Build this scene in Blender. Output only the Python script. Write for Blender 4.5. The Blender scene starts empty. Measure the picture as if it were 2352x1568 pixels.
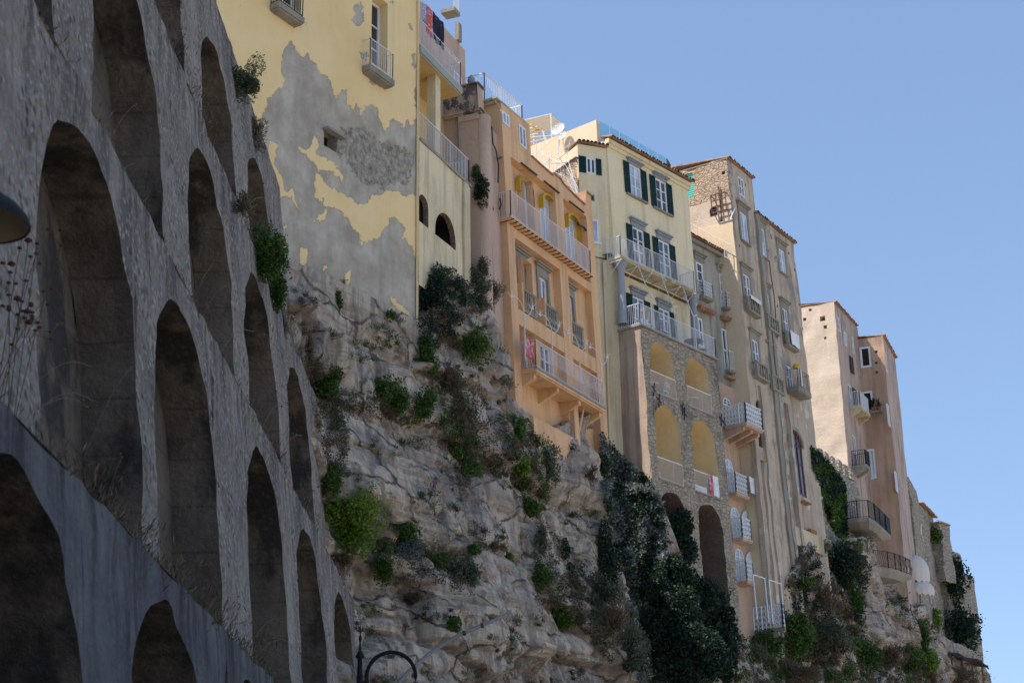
import bpy, math, random
import numpy as np
from mathutils import Vector, noise
random.seed(7); rng=np.random.default_rng(11)
sc=bpy.context.scene; col=sc.collection
rad=math.radians
def nvec(p):
    return Vector((noise.noise(p),noise.noise(p+Vector((31.4,7.7,2.1))),noise.noise(p+Vector((5.3,47.9,13.6)))))*1.25
# ---------------------------------------------------------------- camera
PW,PH,FP=2352.,1568.,3856.
CAM=Vector((0,0,1.6))
def _d(px,py):
    v=Vector((px-PW/2,-(py-PH/2),-FP)); v.normalize(); return v
_fy=_d(1250,2200); _up=Vector((-176.,10491.3,-FP)).normalized()
_fy=(_fy-_up*_fy.dot(_up)).normalized(); _rx=_fy.cross(_up)
def ray(px,py):
    d=_d(px,py); return Vector((_rx.dot(d),_fy.dot(d),_up.dot(d)))
def at(px,py,Y):
    r=ray(px,py); return CAM+r*(Y/r.y)
def proj(P):
    P=Vector(P)-CAM; v=_rx*P.x+_fy*P.y+_up*P.z
    return PW/2-FP*v.x/v.z, PH/2+FP*v.y/v.z
cd=bpy.data.cameras.new('camera'); cam=bpy.data.objects.new('camera',cd); col.objects.link(cam); sc.camera=cam
from mathutils import Matrix
M3=Matrix((_rx,_fy,_up)); cam.matrix_world=Matrix.Translation(CAM)@M3.to_4x4()
cd.sensor_width=36; cd.lens=FP/PW*36; cd.clip_start=.1; cd.clip_end=6000
cd.dof.use_dof=True; cd.dof.focus_distance=85; cd.dof.aperture_fstop=4.0
# ---------------------------------------------------------------- objects
ORG={}
def tag(o,label=None,cat=None,group=None,kind=None):
    for k,v in (('label',label),('category',cat),('group',group),('kind',kind)):
        if v: o[k]=v
    return o
def thing(name,loc,label,cat,group=None):
    o=bpy.data.objects.new(name,None); col.objects.link(o); o.location=loc; o.empty_display_size=.3
    ORG[o]=Vector(loc); return tag(o,label,cat,group)
class MB:
    def __init__(s): s.v=[]; s.f=[]; s.m=[]; s.at=None
    def face(s,pts,m=0):
        i=len(s.v); s.v.extend([tuple(p) for p in pts]); s.f.append(tuple(range(i,i+len(pts)))); s.m.append(m)
    def hexa(s,a,b,m=0):   # a: 4 bottom pts, b: 4 top pts
        i=len(s.v); s.v.extend([tuple(p) for p in list(a)+list(b)])
        for q in ((3,2,1,0),(4,5,6,7),(0,1,5,4),(1,2,6,5),(2,3,7,6),(3,0,4,7)):
            s.f.append(tuple(i+k for k in q)); s.m.append(m)
    def box(s,F,u0,u1,z0,z1,o0,o1,m=0):
        s.hexa([F.P(u0,z0,o0),F.P(u1,z0,o0),F.P(u1,z0,o1),F.P(u0,z0,o1)],
               [F.P(u0,z1,o0),F.P(u1,z1,o0),F.P(u1,z1,o1),F.P(u0,z1,o1)],m)
    def bar(s,a,b,r,m=0,n=4,r2=None):
        a=Vector(a); b=Vector(b); d=(b-a)
        if d.length<1e-5: return
        d.normalize(); x=d.cross(Vector((0,0,1)))
        if x.length<.05: x=d.cross(Vector((1,0,0)))
        x.normalize(); y=d.cross(x); r2=r if r2 is None else r2
        i=len(s.v)
        for P,rr in ((a,r),(b,r2)):
            for k in range(n):
                t=2*math.pi*(k+.5)/n; s.v.append(tuple(P+x*(math.cos(t)*rr)+y*(math.sin(t)*rr)))
        for k in range(n):
            j=(k+1)%n; s.f.append((i+k,i+j,i+n+j,i+n+k)); s.m.append(m)
        s.f.append(tuple(i+k for k in reversed(range(n)))); s.m.append(m)
        s.f.append(tuple(i+n+k for k in range(n))); s.m.append(m)
    def tube(s,pts,r,m=0,n=6):
        for a,b in zip(pts,pts[1:]): s.bar(a,b,r,m,n)
    def ring(s,pts,r,m=0,n=10):
        i=len(s.v); N=len(pts)
        for k,p in enumerate(pts):
            d=(pts[min(k+1,N-1)]-pts[max(k-1,0)]).normalized(); x=d.cross(Vector((0,0,1))).normalized(); y=d.cross(x)
            for q in range(n): t=2*math.pi*q/n; s.v.append(tuple(p+x*(math.cos(t)*r)+y*(math.sin(t)*r)))
        for k in range(N-1):
            for q in range(n): j=(q+1)%n; s.f.append((i+k*n+q,i+k*n+j,i+(k+1)*n+j,i+(k+1)*n+q)); s.m.append(m)
    def lathe(s,c,prof,m=0,n=12):
        c=Vector(c); i=len(s.v)
        for r,z in prof:
            for k in range(n):
                t=2*math.pi*k/n; s.v.append((c.x+r*math.cos(t),c.y+r*math.sin(t),c.z+z))
        for a in range(len(prof)-1):
            for k in range(n):
                j=(k+1)%n; s.f.append((i+a*n+k,i+a*n+j,i+(a+1)*n+j,i+(a+1)*n+k)); s.m.append(m)
    def build(s,name,mats,parent=None,loc=None,smooth=False,attr=None):
        if not s.f: return None
        me=bpy.data.meshes.new(name); org=ORG[parent] if parent else (Vector(loc) if loc is not None else Vector((0,0,0)))
        me.from_pydata([(x-org.x,y-org.y,z-org.z) for x,y,z in s.v],[],s.f)
        for m in (mats if isinstance(mats,(list,tuple)) else [mats]): me.materials.append(m)
        me.polygons.foreach_set('material_index',s.m)
        if smooth: me.polygons.foreach_set('use_smooth',[True]*len(s.f))
        if attr:
            for k,vals in attr.items():
                A=me.attributes.new(k,'FLOAT','POINT'); A.data.foreach_set('value',vals)
        me.update(); o=bpy.data.objects.new(name,me); col.objects.link(o); ORG[o]=org
        if parent: o.parent=parent
        else: o.location=org
        return o
def near(n): return tag
# ---------------------------------------------------------------- facade frame
class Fac:
    def __init__(s,px,py,Y,az,b=0.,A=None):
        s.A=Vector(A) if A is not None else at(px,py,Y); a=rad(az); s.az=az; s.b=b
        s.U=Vector((math.sin(a),math.cos(a),0)); s.N=Vector((math.cos(a),-math.sin(a),0))
    def P(s,u,z,o=0.):
        k=o+s.b*(s.A.z-z)
        return Vector((s.A.x+u*s.U.x+k*s.N.x,s.A.y+u*s.U.y+k*s.N.y,z))
    def uz(s,px,py,o=0.):
        r=ray(px,py); t=((s.A-CAM).dot(s.N)+o+s.b*(s.A.z-CAM.z))/(r.dot(s.N)+s.b*r.z)
        P=CAM+r*t; return (P-s.A).dot(s.U)-0., P.z
    def R(s,x0,y0,x1,y1,o=0.):
        u0,z1=s.uz(x0,y0,o); u1,z0=s.uz(x1,y1,o); return [min(u0,u1),max(u0,u1),min(z0,z1),max(z0,z1)]
    def side(s,u,z,left=True):   # frame of the side face at u, going back
        a=s.az+ (90 if left else -90)
        return Fac(0,0,0,a+180 if False else a,A=s.P(u,z,0))
def subdiv(vals,mx):
    vals=sorted(set(round(v,4) for v in vals)); out=[vals[0]]
    for a,b in zip(vals,vals[1:]):
        if b-a<1e-3: continue
        n=max(1,int(math.ceil((b-a)/mx)))
        for k in range(1,n+1): out.append(a+(b-a)*k/n)
    return out
def wall(mb,F,u0,u1,z0,z1,ops=(),o=0.,mx=.8,m=0,mr=None,top=None):
    """plastered wall with openings cut out and their reveals; op=(u0,u1,z0,z1,depth,arch)"""
    mr=m if mr is None else mr
    us=[u0,u1]; zs=[z0,z1]; oo=[]
    for p in ops:
        a=list(p)+[.25,False][len(p)-4:] if len(p)<6 else list(p)
        if a[1]<=u0 or a[0]>=u1: continue
        a[0]=max(a[0],u0+.02); a[1]=min(a[1],u1-.02); oo.append(a)
        us+=a[:2]; zs+=[min(max(z,z0),z1) for z in a[2:4]]
    us=subdiv(us,mx); zs=subdiv(zs,mx)
    idx={}
    def vi(u,z):
        k=(round(u,4),round(z,4))
        if k not in idx:
            zz=z if top is None else z0+(z-z0)*(top(u)-z0)/(z1-z0)
            idx[k]=len(mb.v); mb.v.append(tuple(F.P(u,zz,o)))
        return idx[k]
    for a,b in zip(us,us[1:]):
        for c,d in zip(zs,zs[1:]):
            uc,zc=(a+b)/2,(c+d)/2
            if any(q[0]<uc<q[1] and q[2]<zc<q[3] for q in oo): continue
            mb.f.append((vi(a,c),vi(b,c),vi(b,d),vi(a,d))); mb.m.append(m)
    for a,b,c,d,dep,arch in oo:
        if not arch:
            P=[F.P(a,c,o),F.P(b,c,o),F.P(b,d,o),F.P(a,d,o)]; Q=[F.P(a,c,o-dep),F.P(b,c,o-dep),F.P(b,d,o-dep),F.P(a,d,o-dep)]
            C4=[(a,c),(b,c),(b,d),(a,d)]
            for k in range(4):
                (ua,za),(ub,zb_)=C4[k],C4[(k+1)%4]; m_=max(1,int(max(abs(ub-ua),abs(zb_-za))/.3))
                for q in range(m_):
                    x0,y0,x1,y1=ua+(ub-ua)*q/m_,za+(zb_-za)*q/m_,ua+(ub-ua)*(q+1)/m_,za+(zb_-za)*(q+1)/m_
                    mb.face([F.P(x0,y0,o),F.P(x0,y0,o-dep),F.P(x1,y1,o-dep),F.P(x1,y1,o)],mr)
        else:
            r=(b-a)/2; hh=min(r*(arch if arch is not True else 1),d-c-.05); n=26; cv=[(a+r-r*math.cos(math.pi*k/n),d-hh+hh*math.sin(math.pi*k/n)) for k in range(n+1)]
            for p,q in zip(cv,cv[1:]):
                if d-p[1]<1e-4 and d-q[1]<1e-4: continue
                ex=[]; m2=max(1,int((d-max(p[1],c))/.3))
                if abs(p[0]-a)<1e-4: ex=[F.P(a,d-(d-p[1])*w/m2,o) for w in range(1,m2)]
                pl=[F.P(p[0],p[1],o),F.P(q[0],q[1],o)]; m3=max(1,int((d-q[1])/.3))
                if abs(q[0]-b)<1e-4: pl+=[F.P(b,q[1]+(d-q[1])*w/m3,o) for w in range(1,m3)]
                mb.face(pl+[F.P(q[0],d,o),F.P(p[0],d,o)]+ex,m)
            zs_=d-hh; m_=max(1,int((zs_-c)/.3)); cv=[(a,c+(zs_-c)*q/m_) for q in range(m_)]+cv+[(b,zs_-(zs_-c)*(q+1)/m_) for q in range(m_)]
            for p,q in zip(cv,cv[1:]): mb.face([F.P(*p,o),F.P(*p,o-dep),F.P(*q,o-dep),F.P(*q,o)],mr)
            mb.face([F.P(a,c,o),F.P(b,c,o),F.P(b,c,o-dep),F.P(a,c,o-dep)],mr)
def block(mb,F,u0,u1,z0,z1,dep,ops=(),o=0.,m=0,mr=None,lops=(),mx=.8,mside=None,top=None,rough=.02,fa=None):
    ms=m if mside is None else mside; n0=len(mb.v)
    wall(mb,F,u0,u1,z0,z1,ops,o,mx,m,mr,top)
    zt=lambda u: z1 if top is None else top(u)
    L=SideF(F,u0,o); wall(mb,L,0,dep,z0,zt(u0),lops,0,mx,ms)
    R_=SideF(F,u1,o); wall(mb,R_,0,dep,z0,zt(u1),(),0,mx,ms)
    n=8 if top else 1
    for k in range(n):
        a=u0+(u1-u0)*k/n; b=u0+(u1-u0)*(k+1)/n
        mb.face([F.P(a,zt(a),o),F.P(b,zt(b),o),F.P(b,zt(b),o-dep),F.P(a,zt(a),o-dep)],ms)
    mb.face([F.P(u0,z0,o-dep),F.P(u1,z0,o-dep),F.P(u1,z1,o-dep),F.P(u0,z1,o-dep)],ms)
    if rough: wobble(mb,n0,rough)
def wobble(mb,n0,amp,sc_=.7):
    for i in range(n0,len(mb.v)):
        p=Vector(mb.v[i]); w=nvec(p*sc_)*amp; mb.v[i]=tuple(p+w)
class SideF:   # frame on a side face: u runs back into the block
    def __init__(s,F,u,o): s.F=F; s.u=u; s.o=o
    def P(s,u,z,o=0.): return s.F.P(s.u-o,z,s.o-u)
def sidepx(F,u,px,py):
    """distance back and height on the left side face through (px,py)"""
    r=ray(px,py); A=F.P(u,F.A.z,0); t=(A-CAM).dot(F.U)/r.dot(F.U); P=CAM+r*t
    return (A-P).dot(F.N),P.z
def sideR(F,u,x0,y0,x1,y1):
    a,b=sidepx(F,u,x0,y0),sidepx(F,u,x1,y1); return [min(a[0],b[0]),max(a[0],b[0]),min(a[1],b[1]),max(a[1],b[1])]
# ---------------------------------------------------------------- materials
class NT:
    def __init__(s,name):
        s.m=bpy.data.materials.new(name); s.m.use_nodes=True; s.t=s.m.node_tree; s.b=s.t.nodes['Principled BSDF']
        s.co=s.n('ShaderNodeTexCoord').outputs['Object']
    def n(s,t,**k):
        x=s.t.nodes.new(t)
        for a,b in k.items(): setattr(x,a,b)
        return x
    def l(s,a,b): s.t.links.new(a,b)
    def map(s,sx,sy,sz,off=0):
        x=s.n('ShaderNodeMapping'); x.inputs['Scale'].default_value=(sx,sy,sz); x.inputs['Location'].default_value=(off,off*.7,off*1.3); s.l(s.co,x.inputs[0]); return x.outputs[0]
    def noise(s,scale,detail=6,rough=.6,vec=None,dist=0):
        x=s.n('ShaderNodeTexNoise'); x.inputs['Scale'].default_value=scale; x.inputs['Detail'].default_value=detail; x.inputs['Roughness'].default_value=rough; x.inputs['Distortion'].default_value=dist
        s.l(vec if vec is not None else s.co,x.inputs['Vector']); return x.outputs['Fac']
    def ramp(s,fac,stops):
        x=s.n('ShaderNodeValToRGB'); e=x.color_ramp.elements
        while len(e)<len(stops): e.new(.5)
        for q,(p,c) in zip(e,stops): q.position=p; q.color=(c[0],c[1],c[2],1) if hasattr(c,'__len__') else (c,c,c,1)
        s.l(fac,x.inputs[0]); return x.outputs[0]
    def mix(s,f,a,b,mode='MIX'):
        x=s.n('ShaderNodeMix',data_type='RGBA',blend_type=mode)
        for v,i in ((f,0),(a,6),(b,7)):
            if hasattr(v,'default_value') or hasattr(v,'is_output'): s.l(v,x.inputs[i])
            else: x.inputs[i].default_value=v if i==0 else (v[0],v[1],v[2],1)
        return x.outputs[2]
    def math(s,op,a,b=0.):
        x=s.n('ShaderNodeMath',operation=op)
        for v,i in ((a,0),(b,1)):
            if hasattr(v,'is_output'): s.l(v,x.inputs[i])
            else: x.inputs[i].default_value=v
        return x.outputs[0]
    def attr(s,name):
        x=s.n('ShaderNodeAttribute'); x.attribute_name=name; return x.outputs['Fac']
    def out(s,colr,rough=.9,bump=None,strength=.5,dist=.03,spec=.25):
        if hasattr(colr,'is_output'): s.l(colr,s.b.inputs['Base Color'])
        else: s.b.inputs['Base Color'].default_value=(*colr,1)
        s.b.inputs['Roughness'].default_value=rough; s.b.inputs['Specular IOR Level'].default_value=spec
        if bump is not None:
            x=s.n('ShaderNodeBump'); x.inputs['Strength'].default_value=strength; x.inputs['Distance'].default_value=dist
            s.l(bump,x.inputs['Height']); s.l(x.outputs[0],s.b.inputs['Normal'])
        return s.m
def plaster(name,c1,c2,stain=(.12,.1,.09),amt=.5,patch=None,pthr=.62,scale=.35,streak=1.,bs=.4,seed=0):
    k=NT(name)
    n1=k.noise(scale,10,.62,k.map(1,1,1,seed)); c=k.ramp(n1,[(.35,c1),(.65,c2)])
    if patch:
        n4=k.noise(.8,12,.72,k.map(1,1,.8,seed+5)); c=k.mix(k.ramp(n4,[(pthr,0),(pthr+.015,1)]),c,patch)
    n2=k.noise(1.,8,.6,k.map(2.2,2.2,.13,seed+2)); f=k.ramp(n2,[(.5,0),(.72,amt*streak)]); c=k.mix(f,c,stain)
    n5=k.noise(.5,10,.7,k.map(1,1,.5,seed+9)); c=k.mix(k.ramp(n5,[(.52,0),(.75,amt)]),c,stain)
    n3=k.noise(9,8,.65); c=k.mix(k.ramp(n3,[(.3,.22),(.7,0)]),c,(c1[0]*.55,c1[1]*.52,c1[2]*.5))
    return k.out(c,.93,k.math('ADD',n3,k.math('MULTIPLY',k.noise(1.3,6,.6),1.5)),bs,.04)
def masonry(name,ca,cb,mortar,sx=3.2,sz=4.6,seed=0,bs=1.,dist=.07,dark=(.06,.055,.05)):
    k=NT(name); wv=k.noise(1.6,4,.6); 
    vm=k.n('ShaderNodeVectorMath',operation='ADD'); sc3=k.n('ShaderNodeVectorMath',operation='SCALE'); nn=k.n('ShaderNodeTexNoise'); nn.inputs['Scale'].default_value=2.4
    k.l(k.co,nn.inputs['Vector']); k.l(nn.outputs['Color'],sc3.inputs[0]); sc3.inputs['Scale'].default_value=.25; k.l(k.map(1,1,1,seed),vm.inputs[0]); k.l(sc3.outputs[0],vm.inputs[1])
    mp=k.n('ShaderNodeMapping'); mp.inputs['Scale'].default_value=(sx,sx,sz); k.l(vm.outputs[0],mp.inputs[0])
    v=k.n('ShaderNodeTexVoronoi',feature='DISTANCE_TO_EDGE'); v.inputs['Scale'].default_value=1; k.l(mp.outputs[0],v.inputs['Vector'])
    w=k.n('ShaderNodeTexVoronoi'); w.inputs['Scale'].default_value=1; k.l(mp.outputs[0],w.inputs['Vector'])
    cell=k.n('ShaderNodeSeparateColor'); k.l(w.outputs['Color'],cell.inputs[0])
    c=k.ramp(cell.outputs[0],[(0,ca),(.8,cb),(1,[x*.4 for x in ca])]); e=k.ramp(v.outputs['Distance'],[(.02,0),(.12,1)])
    c=k.mix(e,mortar,c); big=k.noise(.5,10,.7); c=k.mix(k.ramp(big,[(.45,0),(.7,.75)]),c,dark)
    pl=k.noise(.9,10,.7,k.map(1,1,1,seed+4)); c=k.mix(k.ramp(pl,[(.4,0),(.56,.9)]),c,mortar)
    h=k.math('ADD',e,k.noise(9,8,.7)); return k.out(c,.95,h,bs,dist)
def paint(name,c,rough=.5,var=.15,spec=.4,metal=0):
    k=NT(name); n=k.noise(3,6,.6); cc=k.ramp(n,[(.3,[x*(1-var) for x in c]),(.7,c)]); m=k.out(cc,rough,spec=spec); k.b.inputs['Metallic'].default_value=metal; return m
def glassm(name,c,rough=.08):
    k=NT(name); n=k.noise(.7,4); cc=k.ramp(n,[(.35,c),(.65,[x*2.2+.01 for x in c])]); return k.out(cc,rough,spec=.8)
def leafm(name,cs,seed=0):
    k=NT(name); n=k.noise(2.2,4,.7,k.map(1,1,1,seed)); a=k.attr('lv')
    c=k.ramp(k.math('ADD',k.math('MULTIPLY',n,.5),k.math('MULTIPLY',a,.5)),[(.25,cs[0]),(.5,cs[1]),(.78,cs[2])])
    m=k.out(c,.65,spec=.3)
    tr=k.n('ShaderNodeBsdfTranslucent'); k.l(c,tr.inputs[0]); mx=k.n('ShaderNodeMixShader'); mx.inputs[0].default_value=.25
    o=k.t.nodes['Material Output']; k.l(k.b.outputs[0],mx.inputs[1]); k.l(tr.outputs[0],mx.inputs[2]); k.l(mx.outputs[0],o.inputs[0]); return m
MT={}
MT['yellow']=plaster('yellow_plaster',(.76,.58,.33),(.8,.64,.39),(.4,.33,.2),.35,seed=1)
MT['ywing']=plaster('stained_yellow_plaster',(.66,.56,.37),(.76,.66,.44),(.14,.12,.09),.6,seed=4)
MT['ysoff']=plaster('ochre_soffit',(.6,.4,.15),(.66,.46,.2),amt=.15,seed=6)
MT['slabgrey']=plaster('grey_slab_edge',(.3,.32,.3),(.42,.4,.33),amt=.5,seed=7)
MT['pinkw']=plaster('pink_plaster',(.5,.35,.27),(.56,.41,.33),(.22,.16,.13),.5,seed=9)
MT['blackst']=plaster('black_weathered_plaster',(.07,.06,.055),(.26,.21,.18),(.02,.02,.02),.6,patch=(.5,.37,.28),pthr=.53,scale=.9,seed=12)
MT['orange']=plaster('orange_plaster',(.7,.42,.22),(.76,.48,.27),(.36,.2,.13),.6,seed=14)
MT['cream']=plaster('cream_plaster',(.74,.63,.41),(.78,.67,.45),(.34,.3,.23),.5,seed=17)
MT['creamold']=plaster('old_cream_plaster',(.5,.42,.27),(.62,.54,.38),(.14,.12,.1),.7,seed=18)
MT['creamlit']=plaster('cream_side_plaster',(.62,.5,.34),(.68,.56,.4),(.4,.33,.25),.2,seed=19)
MT['brownw']=plaster('brown_orange_plaster',(.32,.24,.18),(.42,.33,.26),(.1,.085,.08),.8,seed=20)
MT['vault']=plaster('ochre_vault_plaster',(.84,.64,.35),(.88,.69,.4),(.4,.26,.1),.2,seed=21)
MT['greyh']=plaster('grey_house_plaster',(.28,.27,.23),(.4,.38,.32),(.07,.07,.06),.7,seed=23)
MT['tower']=plaster('old_brown_plaster',(.44,.35,.26),(.57,.47,.36),(.13,.12,.11),.85,patch=(.33,.3,.27),pthr=.54,seed=25)
MT['towerlow']=plaster('flaking_plaster',(.42,.34,.26),(.52,.44,.35),(.12,.11,.1),.8,patch=(.6,.56,.48),pthr=.56,seed=26)
MT['annex']=plaster('salmon_plaster',(.54,.37,.27),(.6,.43,.33),(.25,.17,.13),.5,seed=27)
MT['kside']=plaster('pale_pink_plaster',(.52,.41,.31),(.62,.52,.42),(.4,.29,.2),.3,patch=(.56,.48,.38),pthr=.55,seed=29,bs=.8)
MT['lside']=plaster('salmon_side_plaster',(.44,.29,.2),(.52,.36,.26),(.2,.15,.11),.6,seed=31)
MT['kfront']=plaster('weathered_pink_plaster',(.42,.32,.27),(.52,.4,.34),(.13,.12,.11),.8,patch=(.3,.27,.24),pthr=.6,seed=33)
MT['rubble']=masonry('rubble_masonry',(.38,.32,.24),(.48,.42,.33),(.46,.39,.3),3.4,5.2,2,1.,.1)
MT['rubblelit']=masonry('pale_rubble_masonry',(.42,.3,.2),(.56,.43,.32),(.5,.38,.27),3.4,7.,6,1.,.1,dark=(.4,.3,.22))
MT['ruin']=masonry('ruined_masonry',(.34,.3,.24),(.54,.48,.4),(.42,.37,.3),2.2,3.6,8,1.,.12,dark=(.13,.11,.09))
MT['brick']=masonry('old_brick',(.22,.13,.08),(.32,.2,.13),(.24,.18,.13),2.5,11,3,.9,.04,dark=(.12,.09,.07))
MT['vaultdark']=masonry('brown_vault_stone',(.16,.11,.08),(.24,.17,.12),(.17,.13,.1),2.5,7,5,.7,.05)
MT['stone']=plaster('grey_stone_trim',(.24,.22,.18),(.34,.31,.26),(.12,.11,.1),.5,seed=35)
MT['bluegrey']=plaster('blue_grey_trim',(.25,.28,.31),(.3,.33,.35),(.18,.19,.2),.3,seed=36)
MT['tile']=plaster('terracotta_tiles',(.3,.16,.1),(.44,.27,.18),(.1,.08,.07),.7,scale=3,seed=37)
MT['white']=paint('white_paint',(.74,.76,.78),.45); MT['rail']=paint('white_railing_paint',(.66,.67,.7),.5)
MT['railpink']=paint('pale_pink_railing_paint',(.72,.66,.66),.55)
MT['green']=paint('dark_green_shutter_paint',(.006,.035,.035),.6,.3,.15); MT['greenl']=paint('olive_green_paint',(.06,.1,.05),.6,.3)
MT['teal']=paint('turquoise_blind',(.08,.52,.42),.6,.1); MT['iron']=paint('black_iron',(.03,.03,.035),.5,.3,.4)
MT['lampm']=paint('dark_blue_grey_metal',(.014,.017,.021),.7,.2,.15); MT['brownp']=paint('dark_brown_paint',(.045,.025,.02),.5)
MT['rust']=paint('rusty_metal',(.16,.07,.04),.8,.5); MT['redp']=paint('red_pipe_paint',(.4,.05,.04),.5)
MT['red']=paint('dark_red_wood',(.14,.03,.025),.5,.3)
MT['glass']=glassm('window_glass',(.05,.065,.085)); MT['glassdark']=glassm('dark_window_glass',(.012,.014,.018),.15); MT['bluecurtain']=glassm('pale_blue_curtained_glass',(.26,.32,.4),.4)
MT['awn']=paint('yellow_awning_canvas',(.62,.38,.03),.8,.25); MT['dark']=paint('hollow_shade_black',(.012,.012,.012),.9)  # the near-black stands in for shade inside openings and tile ends
MT['tarp']=paint('white_tarpaulin',(.62,.58,.54),.7,.1); MT['plastic']=paint('grey_plastic_pipe',(.22,.22,.23),.45,.15)
MT['plasticw']=paint('white_plastic',(.7,.72,.72),.4,.1); MT['terra']=paint('terracotta_pot',(.35,.14,.07),.8,.3)
MT['thatch']=plaster('dark_straw_roofing',(.06,.055,.05),(.1,.09,.08),amt=.5,scale=4,seed=40)
def gl():
    k=NT('tinted_balustrade_glass'); k.b.inputs['Base Color'].default_value=(.45,.72,.85,1); k.b.inputs['Roughness'].default_value=.1
    tr=k.n('ShaderNodeBsdfTransparent'); tr.inputs[0].default_value=(.62,.82,.92,1); mx=k.n('ShaderNodeMixShader'); mx.inputs[0].default_value=.6
    o=k.t.nodes['Material Output']; k.l(k.b.outputs[0],mx.inputs[1]); k.l(tr.outputs[0],mx.inputs[2]); k.l(mx.outputs[0],o.inputs[0]); return k.m
MT['bal']=gl()
def cloth(name,cs,scale):
    k=NT(name); n=k.noise(scale,2,.5); return k.out(k.ramp(n,[(i/len(cs)*.5+.28,c) for i,c in enumerate(cs)]),.9)
MT['cl1']=cloth('blue_white_cloth',[(.1,.14,.4),(.5,.5,.6),(.2,.25,.5)],9); MT['cl2']=cloth('red_flowered_cloth',[(.4,.03,.06),(.55,.2,.04),(.5,.05,.12),(.6,.45,.5)],7)
MT['cl3']=cloth('navy_cloth',[(.008,.008,.02),(.02,.02,.045)],3); MT['cl4']=cloth('red_towel',[(.45,.03,.05),(.5,.08,.1),(.55,.4,.42)],5); MT['cl5']=cloth('white_towel',[(.6,.6,.65),(.75,.75,.78)],2)
def stripe():
    k=NT('black_and_white_striped_cloth'); w=k.n('ShaderNodeTexWave'); w.inputs['Scale'].default_value=1.6; k.l(k.co,w.inputs['Vector']); return k.out(k.ramp(w.outputs['Fac'],[(.45,(.02,.02,.03)),(.55,(.65,.65,.68))]),.9)
MT['cl6']=stripe()
MT['lf']=leafm('green_leaves',[(.018,.04,.01),(.048,.105,.018),(.12,.21,.035)]); MT['lfy']=leafm('yellow_green_leaves',[(.03,.07,.01),(.1,.19,.02),(.27,.36,.05)])
MT['lfd']=leafm('dark_ivy_leaves',[(.007,.018,.01),(.016,.038,.022),(.032,.065,.04)]); MT['lfg']=leafm('grey_green_leaves',[(.035,.045,.025),(.08,.1,.06),(.16,.18,.12)])
MT['lfs']=leafm('silvery_leaves',[(.04,.06,.05),(.11,.14,.13),(.24,.28,.28)]); MT['lfb']=leafm('dry_brown_stems',[(.05,.04,.025),(.12,.09,.058),(.22,.175,.115)])
MT['twig']=paint('dry_twig',(.12,.085,.05),.9,.4); MT['straw']=paint('pale_straw',(.17,.13,.09),.9,.3); MT['seed']=paint('brown_seed_head',(.1,.045,.025),.9,.4)
# ================================================================ light and sky
SAZ,SEL=rad(-108),rad(57)
w=bpy.data.worlds.new('World'); sc.world=w; w.use_nodes=True; nt=w.node_tree; bg=nt.nodes['Background']; sk=nt.nodes.new('ShaderNodeTexSky'); sk.sky_type='NISHITA'; sk.sun_disc=False; sk.sun_elevation=SEL; sk.sun_rotation=SAZ; sk.air_density=.8; sk.dust_density=.3; sk.ozone_density=2.2
gm=nt.nodes.new('ShaderNodeGamma'); gm.inputs[1].default_value=.55; nt.links.new(sk.outputs[0],gm.inputs[0]); mm=nt.nodes.new('ShaderNodeMix'); mm.data_type='RGBA'; mm.blend_type='MULTIPLY'; mm.inputs[0].default_value=1; mm.inputs[7].default_value=(.7,.86,1.03,1); nt.links.new(gm.outputs[0],mm.inputs[6]); nt.links.new(mm.outputs[2],bg.inputs[0]); bg.inputs[1].default_value=.145
ld=bpy.data.lights.new('sun','SUN'); ld.energy=2.7; ld.angle=rad(.53); ld.color=(1,.93,.82); lo_=bpy.data.objects.new('sun',ld); col.objects.link(lo_)
sd=Vector((math.sin(SAZ)*math.cos(SEL),math.cos(SAZ)*math.cos(SEL),math.sin(SEL))); lo_.rotation_euler=sd.to_track_quat('Z','Y').to_euler()
sc.view_settings.view_transform='Standard'; sc.view_settings.look='None'; sc.view_settings.exposure=1.42; sc.view_settings.gamma=1; sc.view_settings.use_white_balance=True; sc.view_settings.white_balance_temperature=6500; sc.view_settings.white_balance_tint=13
sc.cycles.max_bounces=6; sc.cycles.diffuse_bounces=3; sc.cycles.use_denoising=True
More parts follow.
